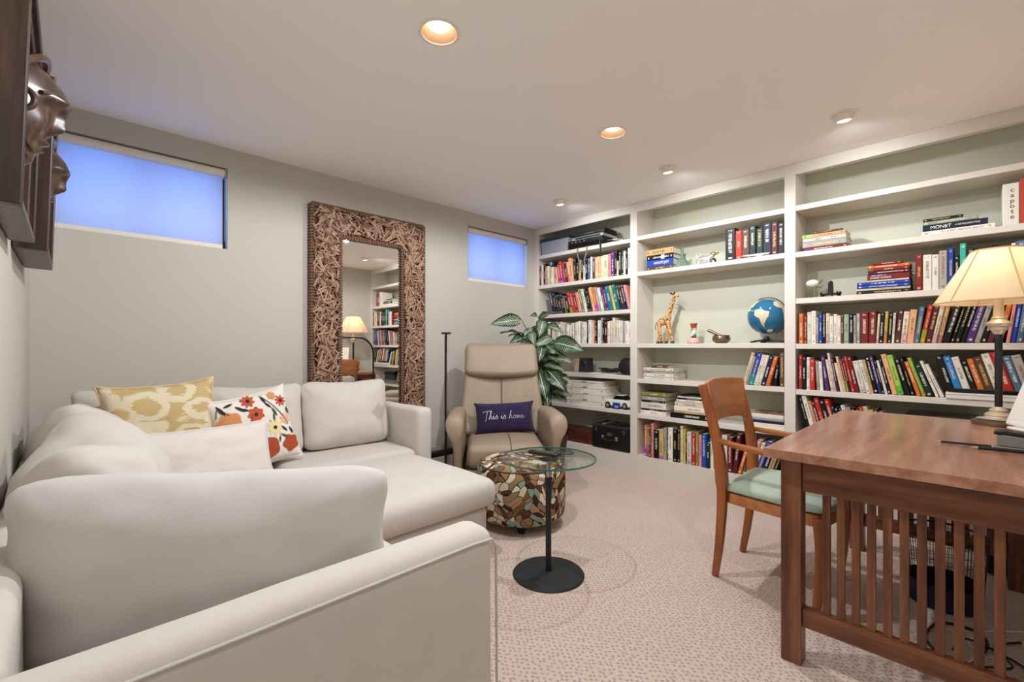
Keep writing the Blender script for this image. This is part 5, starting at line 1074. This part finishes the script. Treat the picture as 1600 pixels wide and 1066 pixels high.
# --- globe on a dark stand
gx,gy,gz=at(1198,S2[2],0.125); GL=thing('globe','desk globe showing South America on a dark stand','globe',(gx,gy,gz)); GR=0.131
MB().ball((0,0,0.20),GR,48,32).build('sphere','ocean',GL,smooth=True)
def landmass(name,poly,lon0,mat='land'):
    n_=len(poly); xs=[p[0] for p in poly]; ys=[p[1] for p in poly]; pts=[Vector(p) for p in poly]; ed=[(i,(i+1)%n_) for i in range(n_)]
    inside=lambda x,y:sum(((y0>y)!=(y1>y)) and (x<(x1-x0)*(y-y0)/(y1-y0)+x0) for (x0,y0),(x1,y1) in zip(poly,poly[1:]+poly[:1]))%2==1
    x=min(xs)
    while x<max(xs):
        y=min(ys)
        while y<max(ys):
            if inside(x,y) and min((Vector((x,y))-Vector(p)).length for p in poly)>2.5: pts.append(Vector((x,y)))
            y+=5
        x+=5
    r_=geometry.delaunay_2d_cdt(pts,ed,[],1,1e-4); V=[]
    # facing direction: camera lies towards -Rv... use axis so that lon0 faces the room (-x)
    T_=rot('X',0)
    for p in r_[0]:
        lo=math.radians(p.x-lon0); la=math.radians(p.y); v=Vector((-math.cos(la)*math.cos(lo),-math.cos(la)*math.sin(lo),math.sin(la)))*(GR+0.0012)
        v=rot('X',-18)@rot('Y',14)@v; V.append(v+Vector((0,0,0.20)))
    q=MB(); q.add(V,[tuple(f) for f in r_[2]]); q.build(name,mat,GL,smooth=True)
SAm=[(-80,0),(-77,8),(-72,12),(-62,10),(-52,5),(-50,0),(-44,-3),(-35,-7),(-39,-15),(-41,-22),(-48,-27),(-54,-34),(-58,-38),(-63,-41),(-66,-47),(-69,-53),(-73,-50),(-73,-40),(-71,-30),(-70,-18),(-76,-14),(-81,-5)]
NAm=[(-78,9),(-83,11),(-87,16),(-94,18),(-105,20),(-112,30),(-122,37),(-125,48),(-135,58),(-150,60),(-140,70),(-110,69),(-90,70),(-80,64),(-66,58),(-56,52),(-66,44),(-76,36),(-81,30),(-81,25),(-84,30),(-96,28),(-97,22),(-90,20),(-84,15)]
AFr=[(-17,14),(-10,30),(10,36),(30,31),(40,14),(50,11),(40,-6),(34,-24),(20,-34),(12,-17),(9,3),(-8,5)]
ANt=[(-100,-75),(-60,-66),(-20,-72),(-20,-85),(-100,-85)]; GRe=[(-45,60),(-55,68),(-65,78),(-30,82),(-20,72),(-35,66)]
for nme,pl in (('south_america',SAm),('north_america',NAm),('africa',AFr)): landmass('land_mass',pl,-62)
landmass('ice_sheet',GRe,-62,'ice'); landmass('ice_sheet',ANt,-62,'ice')
q=MB(); ax=rot('X',-22)
q.tube([Vector((0,0,0.20))+ax@Vector((0,-(GR+0.010)*math.sin(a),(GR+0.010)*math.cos(a))) for a in [PI*i/24-0.06 for i in range(25)]],0.006,8,flat=0.5).build('meridian_arc','giraffe_dark',GL,smooth=True)
MB().lathe([(0.014,0.05),(0.02,0.035),(0.05,0.022),(0.06,0.018)],24).build('stand_post','black',GL,smooth=True)
for k in range(3):
    a=2*PI*k/3+0.5; q=MB(); q.bar([(0.02*math.cos(a),0.02*math.sin(a),0.020),(0.085*math.cos(a),0.085*math.sin(a),0.016),(0.135*math.cos(a),0.135*math.sin(a),0.007)],[0.07,0.05,0.034],[0.014,0.011,0.010]).build('stand_leg','black',GL,bevel=0.003)
# --- items beside the leather books
VG=thing('bud_vase','pale green glass bud vase with a slender neck','vase',at(1066,S2[3],0.07))
MB().lathe([(0.028,0.0),(0.050,0.004),(0.056,0.022),(0.050,0.045),(0.030,0.068),(0.014,0.085),(0.0105,0.12),(0.013,0.165),(0.011,0.165),(0.0085,0.12),(0.012,0.086)],36,cap1=False).build('glass_body','green_glass',VG,smooth=True)
AN=thing('silver_animal','silver animal figurine with a gilded head on the shelf above the giraffe','figurine',at(1101,S2[3],0.09),math.radians(-90))
q=MB(); q.ball((0,0,0.042),(0.065,0.034,0.036),18,12); q.tube([(0.04,0,0.055),(0.07,0,0.075)],[0.026,0.016],12)
for (x,s) in ((-0.045,1),(-0.045,-1),(0.04,1),(0.04,-1)): q.tube([(x,s*0.016,0.04),(x,s*0.018,0.004)],[0.016,0.012],10)
remesh(q.build('body','silver',AN,smooth=True),0.003)
q=MB(); q.ball((0.068,0,0.082),(0.026,0.017,0.017),12,8); q.tube([(0.085,0,0.08),(0.115,0,0.088)],[0.01,0.005],8); q.build('head','gold',AN,smooth=True)
q=MB(); q.tube(smoothpath([(-0.055,0,0.06),(-0.065,0,0.09),(-0.05,0,0.1),(-0.02,0,0.082)],4),0.0055,8).build('tail','silver',AN,smooth=True)
q=MB(); q.torus((0.052,0.037,0.03),0.02,0.007,16,8,'y').build('shell_disc','black',AN,smooth=True)
WD=thing('loop_dish','shallow white dish with a loop handle in front of the leather books','dish',(XB+0.045-0.012,at(1180,S2[3],0.03)[1],S2[3]+0.0008))
MB().lathe([(0.03,0),(0.05,0.002),(0.115,0.018),(0.117,0.021),(0.05,0.008),(0.001,0.007)],40,cap1=False,sy=1.0).build('dish','white_ceramic',WD,smooth=True,ang=60)
WD.scale=(0.23,1,1)
q=MB(); q.tube([(0.0,0.045+0.038*math.cos(a),0.012+0.052*math.sin(a)) for a in [PI*i/14 for i in range(15)]],0.0065,8).build('loop_handle','white_ceramic',WD,smooth=True)
# --- right bay ornaments
BD=thing('shell_bird','pearly white bird ornament on a wire in the right bay','ornament',at(1273,S3[3],0.10))
q=MB(); q.tube([(0,0,0.0),(0.004,0.004,0.05),(0,0.01,0.085)],0.0022,6).build('wire_stem','pewter',BD,smooth=True)
MB().lathe([(0.018,0),(0.019,0.004),(0.003,0.006)],20).build('foot','white_ceramic',BD,smooth=True)
MB().ball((0,0.012,0.108),(0.030,0.042,0.026),18,12).build('body','white_ceramic',BD,smooth=True)
q=MB(); q.tube([(0,-0.02,0.108),(0,-0.05,0.128)],[0.014,0.002],8).build('beak','pewter',BD,smooth=True); q=MB(); q.tube([(0,0.0,0.085),(0,-0.035,0.075),(0,-0.05,0.092)],[0.004,0.007,0.002],8).build('wing','pewter',BD,smooth=True)
q=MB(); q.ball((0,0.018,0.137),0.005,8,6).build('crest','bronze',BD,smooth=True)
ES=thing('plate_stand','small black wooden plate stand in the right bay','stand',at(1298,S3[3],0.06))
q=MB(); q.prism([(-0.055,0.0),(-0.045,0.0),(-0.03,0.012),(0.03,0.012),(0.045,0.0),(0.055,0.0),(0.062,0.03),(0.05,0.036),(0.045,0.022),(0.016,0.028),(0.014,0.10),(0.0,0.112),(-0.014,0.10),(-0.016,0.028),(-0.045,0.022),(-0.05,0.036),(-0.062,0.03)],-0.006,0.006,'x'); q.build('easel_back','black_gloss',ES,bevel=0.0015)
q=MB()
for s in (-1,1): q.bar([(-0.006,s*0.04,0.012),(-0.04,s*0.045,0.008),(-0.05,s*0.046,0.028)],0.010,0.010,up=(0,1,0))
q.build('easel_feet','black_gloss',ES); q=MB(); q.bar([(0.006,0,0.06),(0.055,0,0.006)],0.014,0.008,up=(0,1,0)).build('prop_leg','black_gloss',ES)
# white box under the leaning books, tray on it
xa,ya,za=at(1540,S3[1],0.0); WB=thing('flat_white_box','flat white box lying under the leaning books above the desk','box',(XB+0.125,(ybk(1476)+U3R)/2,S3[1]+0.0006)); hwid=(ybk(1476)-U3R)/2-0.004
MB().box(-0.132,0.13,-hwid,hwid,0,0.022).build('box_body','white_box',WB,bevel=0.002); MB().box(-0.134,0.131,-hwid-0.0015,hwid,0.0225,0.035).build('box_lid','white_box',WB,bevel=0.002)
TRY=thing('black_tray','glossy black tray on the flat white box in front of the books','tray',(XB+0.004,(ybk(1500)+ybk(1580))/2,S3[1]+0.0362)); MB().prism([(-0.13,0.0),(0.13,0.0),(0.14,0.016),(0.135,0.022),(-0.135,0.022),(-0.14,0.016)],-0.010,0.006,'x').build('tray_body','black_gloss',TRY,bevel=0.002); MB().box(-0.0105,0.0065,-0.12,0.12,0.0222,0.0245).build('tray_rim','charcoal',TRY)
AV=thing('disc_player','slim black disc player on the low shelf behind the desk','electronics',(XB+0.14,(ybk(1416)+ybk(1528))/2,S3[0]+0.0006)); wv_=(ybk(1416)-ybk(1528))/2
MB().box(-0.12,0.13,-wv_,wv_,0.004,0.06).build('lower_case','grey_plastic',AV,bevel=0.003); MB().box(-0.12,0.13,-wv_,wv_,0.062,0.14).build('middle_case','charcoal',AV,bevel=0.003); MB().box(-0.125,0.13,-wv_-0.005,wv_+0.005,0.142,0.19).build('upper_case','black_gloss',AV,bevel=0.004); MB().box(-0.1265,-0.1255,-0.08,0.08,0.15,0.17).build('display_window','black',AV)
for s in (-1,1): MB().box(-0.1,0.1,s*wv_*0.8-0.01,s*wv_*0.8+0.01,0,0.0038).build('foot','rubber',AV)
# floral spiral-bound cookbook on a folder pile
def flat(name,lab,cat,c,L_,D_,t,z,mat,par=None,x=0.13):
    T=thing(name,lab,cat,(XB+x,c,z)); MB().box(-D_/2,D_/2,-L_/2,L_/2,0,t).build('body',mat,T,bevel=0.0015); return T
yc=(ybk(1166)+ybk(1222))/2-0.003; zz=S2[0]+0.0006
flat('paper_pile','loose pile of pale papers under the blue folder','papers',yc+0.01,0.27,0.22,0.038,zz,'paper'); flat('folder','dark blue folder under the spiral cookbook','folder',yc+0.005,0.25,0.22,0.020,zz+0.0386,'navy_plastic'); flat('folder','light blue folder directly under the spiral cookbook','folder',yc,0.24,0.22,0.014,zz+0.0592,'storage_grey')
CBk=flat('spiral_cookbook','spiral-bound cookbook with a floral cover','book',yc-0.004,0.225,0.20,0.03,zz+0.0738,'paper_white'); MB().box(-0.098,0.1,-0.112,0.112,0.0305,0.033).build('floral_cover','floral_cover',CBk)
for i in range(18): 
    y=-0.105+i*0.0124; MB().torus((-0.097,y,0.017),0.014,0.0012,12,5,'y').build('spiral_ring','white_plastic',CBk,smooth=True)
# --- left bay, top shelf: storage bin and electronics with hanging straps
z=S1[5]+0.0006; c=(ybk(843)+ybk(886))/2; hw_=(ybk(843)-ybk(886))/2
SBn=thing('storage_bin','grey plastic storage bin with a dark teal lid on the top left shelf','bin',(XB+0.12,c,z)); MB().prism([(-hw_+0.02,0),(hw_-0.02,0),(hw_,0.14),(-hw_,0.14)],-0.10,0.12,'x').build('tub','storage_grey',SBn,bevel=0.004); MB().box(-0.108,0.125,-hw_-0.004,hw_+0.004,0.1405,0.175).build('lid','storage_teal',SBn,bevel=0.006)
c=(ybk(884)+ybk(942))/2; hw_=(ybk(884)-ybk(942))/2-0.02
EL=thing('black_amplifier','black audio component at the bottom of the top left shelf pile','electronics',(XB+0.135,c-0.005,z)); MB().box(-0.125,0.12,-hw_,hw_,0.006,0.085).build('case','black',EL,bevel=0.003); MB().box(-0.1275,-0.1255,-hw_+0.01,hw_-0.01,0.012,0.05).build('front_panel','black_gloss',EL)
for k in range(4): MB().ball((-0.128,hw_-0.05-k*0.05,0.066),0.006,10,8).build('knob','silver',EL,smooth=True)
for s in (-1,1): MB().box(-0.1,0.1,s*hw_*0.8-0.01,s*hw_*0.8+0.01,0,0.0058).build('foot','rubber',EL)
E2=thing('silver_player','slim silver-fronted player in the middle of the top left shelf pile','electronics',(XB+0.135,c-0.03,z+0.0856)); MB().box(-0.12,0.12,-hw_+0.02,hw_-0.02,0,0.028).build('case','silver',E2,bevel=0.003); MB().box(-0.122,-0.1205,-hw_+0.05,hw_-0.06,0.006,0.02).build('disc_slot','black',E2)
E3=thing('laptop_case','black folded case on top of the top left shelf pile','case',(XB+0.135,c-0.05,z+0.1142)); o=softbox('case_body',-0.11,0.115,-hw_+0.03,hw_-0.02,0,0.05,0.012,'black_matte',E3,wr=0.004,seed=4); MB().box(-0.1125,-0.1105,-0.06,0.06,0.020,0.026).build('zip','alu',E3)
for (px,px2,lab) in ((903,905,'left grey strap hanging from the amplifier over the books'),(917,914,'right grey strap hanging from the amplifier over the books')):
    y0=ybk(px); y1=ybk(px2); q=MB(); P=smoothpath([(XB-0.004,y0,z+0.004),(XB-0.007,y0,z-0.06),(XB-0.006,y1,z-0.12),(XB-0.005,y1-0.006,z-0.20)],6); o=q.bar([(p.x-XB,p.y-y0,p.z-z) for p in P],0.014,0.003,up=(1,0,0)).build('strap','grey_plastic'); o.location=(XB,y0,z); tag(o,lab,'strap')
y0=ybk(938); o=MB().tube(smoothpath([(-0.004,0,0.05),(-0.012,-0.004,0.01),(-0.012,-0.01,-0.05),(-0.01,-0.004,-0.085)],6),[0.008]*10+[0.006]*9,8).build('hanging_cable','black',None,smooth=True); o.location=(XB,y0,z); tag(o,'short black cable hanging off the top left shelf','cable')
TG=thing('tangled_wires','small heap of silver wires at the right end of the top left shelf','wires',(XB+0.06,ybk(962),z)); q=MB(); r5=random.Random(2)
P=smoothpath([(r5.uniform(-0.04,0.04),r5.uniform(-0.12,0.12),r5.uniform(0.004,0.035)) for _ in range(22)],6); q.tube(P,0.0035,6).build('wire','silver',TG,smooth=True)
q=MB(); P=smoothpath([(r5.uniform(-0.04,0.04),r5.uniform(-0.12,0.12),r5.uniform(0.006,0.03)) for _ in range(14)],6); q.tube(P,0.004,6).build('dark_wire','black',TG,smooth=True)
HD=thing('headset','black camera with a chrome ring on top of the red books in the left bay','camera',(XB+0.05,ybk(859),S1[4]+0.197)); MB().box(-0.02,0.03,-0.04,0.04,0.0,0.045).build('body','black',HD,bevel=0.006); q=MB(); q.M=tr(-0.02,0.0,0.022)@rot('Y',-90); q.lathe([(0.019,0),(0.019,0.012),(0.014,0.012),(0.012,0.006)],20,cap1=True).build('lens_ring','chrome',HD,smooth=True)
# --- left bay, speaker shelf
z=S1[1]+0.0006
SP=thing('speaker','black tapered desktop speaker on the left bay shelf','speaker',(XB+0.10,ybk(906),z)); MB().prism([(-0.055,0),(0.055,0),(0.045,0.15),(-0.045,0.15)],-0.05,0.06,'x').build('cabinet','black_matte',SP,bevel=0.006); q=MB(); q.M=tr(-0.051,0,0.09)@rot('Y',-90); q.lathe([(0.034,0),(0.03,0.004),(0.012,0.001)],20).build('driver','black',SP,smooth=True)
BXB=thing('tan_box','small tan box beside the black speaker','box',(XB+0.13,ybk(894),z)); MB().box(-0.05,0.05,-0.035,0.035,0,0.12).build('carton','wicker_c',BXB,bevel=0.002); MB().box(-0.052,0.052,-0.037,0.037,0.1205,0.14).build('lid','wicker_c',BXB,bevel=0.002)
DK2=thing('round_speaker','black round disc speaker at the right end of the left bay shelf','speaker',(XB+0.07,ybk(972),z)); q=MB(); q.M=tr(0,0,0.080)@rot('Z',0)@rot('Y',-80); q.lathe([(0.068,-0.02),(0.079,-0.012),(0.080,0.006),(0.070,0.016),(0.02,0.019),(0.001,0.0195)],40).build('disc','black',DK2,smooth=True,ang=50); MB().box(-0.02,0.05,-0.03,0.03,0,0.012).build('foot','black',DK2,bevel=0.003)
CB=thing('black_cables','tangle of black cables between the two black speakers','cables',(XB+0.07,ybk(944),z)); q=MB(); P=smoothpath([(r5.uniform(-0.03,0.05),r5.uniform(-0.12,0.12),r5.uniform(0.012,0.05)) for _ in range(26)],5); q.tube(P,0.006,6).build('cable','black',CB,smooth=True); q=MB(); P=smoothpath([(r5.uniform(-0.03,0.05),r5.uniform(-0.08,0.08),r5.uniform(0.012,0.06)) for _ in range(14)],5); q.tube(P,0.007,6).build('cable','black',CB,smooth=True)
PP=thing('loose_papers','flat white papers under the black cables','papers',(XB+0.05,ybk(930),z)); MB().box(-0.045,0.10,-0.20,0.20,0,0.004).build('sheet','paper_white',PP); MB().box(-0.05,0.06,-0.10,0.22,0.0042,0.006).build('sheet','paper_white',PP)
for T in (CB,): T.location.z+=0.0064
# --- left bay, box shelf
z=S1[0]+0.0006; yb_=(ybk(884)+ybk(944))/2
labs=['bottom white flat storage box in the left bay pile','second white flat storage box in the left bay pile','third white flat storage box in the left bay pile','upper pale flat storage box in the left bay pile']
zz=z
for i,(L_,t,dy) in enumerate(((0.46,0.070,0.0),(0.47,0.062,-0.01),(0.46,0.062,0.0),(0.42,0.05,0.01))):
    T=thing('storage_box',labs[i],'box',(XB+0.135,yb_+dy,zz),0,'white flat storage boxes'); MB().box(-0.125,0.125,-L_/2,L_/2,0,t*0.62).build('box_base','white_box',T,bevel=0.002); MB().box(-0.128,0.127,-L_/2-0.003,L_/2+0.003,t*0.62+0.0004,t-0.001).build('box_lid','white_box',T,bevel=0.002)
    for s in (-1,1): 
        if i<3: MB().lathe([(0.006,0.0),(0.006,0.002)],10,(0,0,0)).build('rivet','black',T).matrix_local=tr(-0.1262,-L_/2+0.03,t*0.35)@rot('Y',-90) if s<0 else tr(-0.1262,L_/2-0.06,t*0.35)@rot('Y',-90)
    q=MB(); q.box(-0.1285,-0.1281,-0.03,0.03,t*0.70,t*0.86); q.build('label_holder','grey_plastic',T)
    zz+=t
CR=thing('toy_car','white model sports car on the left bay shelf','toy',(XB+0.085,2.352,z),math.radians(2)); CR.scale=(1.22,1.12,1.3)
q=MB(); prof=[(-0.125,0.018),(0.125,0.018),(0.13,0.04),(0.115,0.058),(0.05,0.064),(0.03,0.066),(-0.07,0.066),(-0.12,0.058),(-0.13,0.04)]; q.prism(prof,-0.052,0.052,'x').build('body','white_plastic',CR,bevel=0.006)
MB().prism([(-0.085,0.0665),(0.045,0.0665),(0.015,0.094),(-0.055,0.094)],-0.044,0.044,'x').build('cabin','black_gloss',CR,bevel=0.006); MB().prism([(-0.05,0.0945),(0.012,0.0945),(0.008,0.098),(-0.046,0.098)],-0.04,0.04,'x').build('roof','white_plastic',CR)
for y in (-0.08,0.08):
    for s in (-1,1):
        q=MB(); q.M=tr(s*0.047,y,0.024)@rot('Y',90); wl_=q.lathe([(0.012,-0.011),(0.024,-0.010),(0.024,0.010),(0.012,0.011)],20).build('wheel','tire',CR,smooth=True); q=MB(); q.M=tr(s*0.0585,y,0.024)@rot('Y',90); q.lathe([(0.013,-0.001),(0.013,0.001)],16).build('hub','silver',wl_)
CD=thing('blue_card','small dark blue card leaning against the model car','card',(XB+0.004,ybk(962),z)); MB().prism([(0,0),(0.0025,0),(0.0105,0.058),(0.008,0.058)],-0.038,0.038,'y').build('card','blue_card',CD); q=MB(); q.M=rot('Y',7.8); q.box(-0.0012,-0.0006,-0.025,0.016,0.014,0.032).build('print','storage_grey',CD)
# --- left bay, bottom: turntable case and wooden box
z=BOT+0.0006; c=(ybk(922)+ybk(983))/2-0.004; hw_=(ybk(922)-ybk(983))/2-0.014
TT=thing('turntable_case','black portable record player case on the bottom left shelf','record player',(XB+0.135,c,z)); TT.scale=(1,1,1.22); MB().box(-0.13,0.13,-hw_,hw_,0.004,0.165).build('case','black',TT,bevel=0.010,seg=3); MB().box(-0.132,0.132,-hw_-0.002,hw_+0.002,0.166,0.186).build('lid_rim','black_matte',TT,bevel=0.004)
MB().lathe([(0.10,0.1862),(0.10,0.192),(0.002,0.193)],40,(0.01,-0.04,0)).build('platter','black_gloss',TT,smooth=True,ang=40); MB().box(-0.115,0.10,hw_-0.13,hw_-0.11,0.1865,0.196).build('tone_arm','silver',TT,bevel=0.002)
q=MB(); q.tube([(-0.10,hw_-0.02,0.187),(-0.10,hw_-0.02,0.24),(0.10,hw_-0.02,0.24),(0.10,hw_-0.02,0.187)],0.003,6); q.tube([(-0.10,hw_-0.02,0.215),(0.10,hw_-0.02,0.215)],0.003,6); q.tube([(-0.10,hw_-0.02,0.24),(-0.10,hw_-0.16,0.24),(-0.10,hw_-0.16,0.187)],0.003,6).build('record_rack','chrome',TT,smooth=True)
q=MB(); q.tube(smoothpath([(-0.133,0.07,0.09),(-0.150,0.065,0.085),(-0.152,0,0.075),(-0.150,-0.065,0.085),(-0.133,-0.07,0.09)],5),0.006,8).build('handle','black_matte',TT,smooth=True)
for s in (-1,1): MB().box(-0.137,-0.1305,s*0.075-0.012,s*0.075+0.012,0.075,0.105).build('handle_mount','silver',TT,bevel=0.002)
MB().box(-0.1335,-0.1305,-0.025,0.025,0.105,0.13).build('name_plate','pewter',TT); 
for s in (-1,1): MB().box(-0.135,-0.1305,s*(hw_-0.05)-0.014,s*(hw_-0.05)+0.014,0.13,0.165).build('latch','charcoal',TT,bevel=0.002)
for s in (-1,1): MB().box(-0.1,0.1,s*hw_*0.8-0.01,s*hw_*0.8+0.01,0,0.0038).build('foot','rubber',TT)
WX=thing('wooden_chest','reddish brown wooden box on the bottom left shelf behind the recliner','box',(XB+0.15,(3.29+ybk(921))/2,z)); hw_=(3.29-ybk(921))/2
MB().box(-0.10,0.125,-hw_,hw_,0,0.085).build('chest_base','mahogany',WX,bevel=0.003); MB().box(-0.105,0.127,-hw_-0.003,hw_+0.003,0.0855,0.13).build('chest_lid','mahogany',WX,bevel=0.004)
MB().box(-0.108,-0.1055,-0.012,0.012,0.07,0.10).build('clasp','brass',WX)
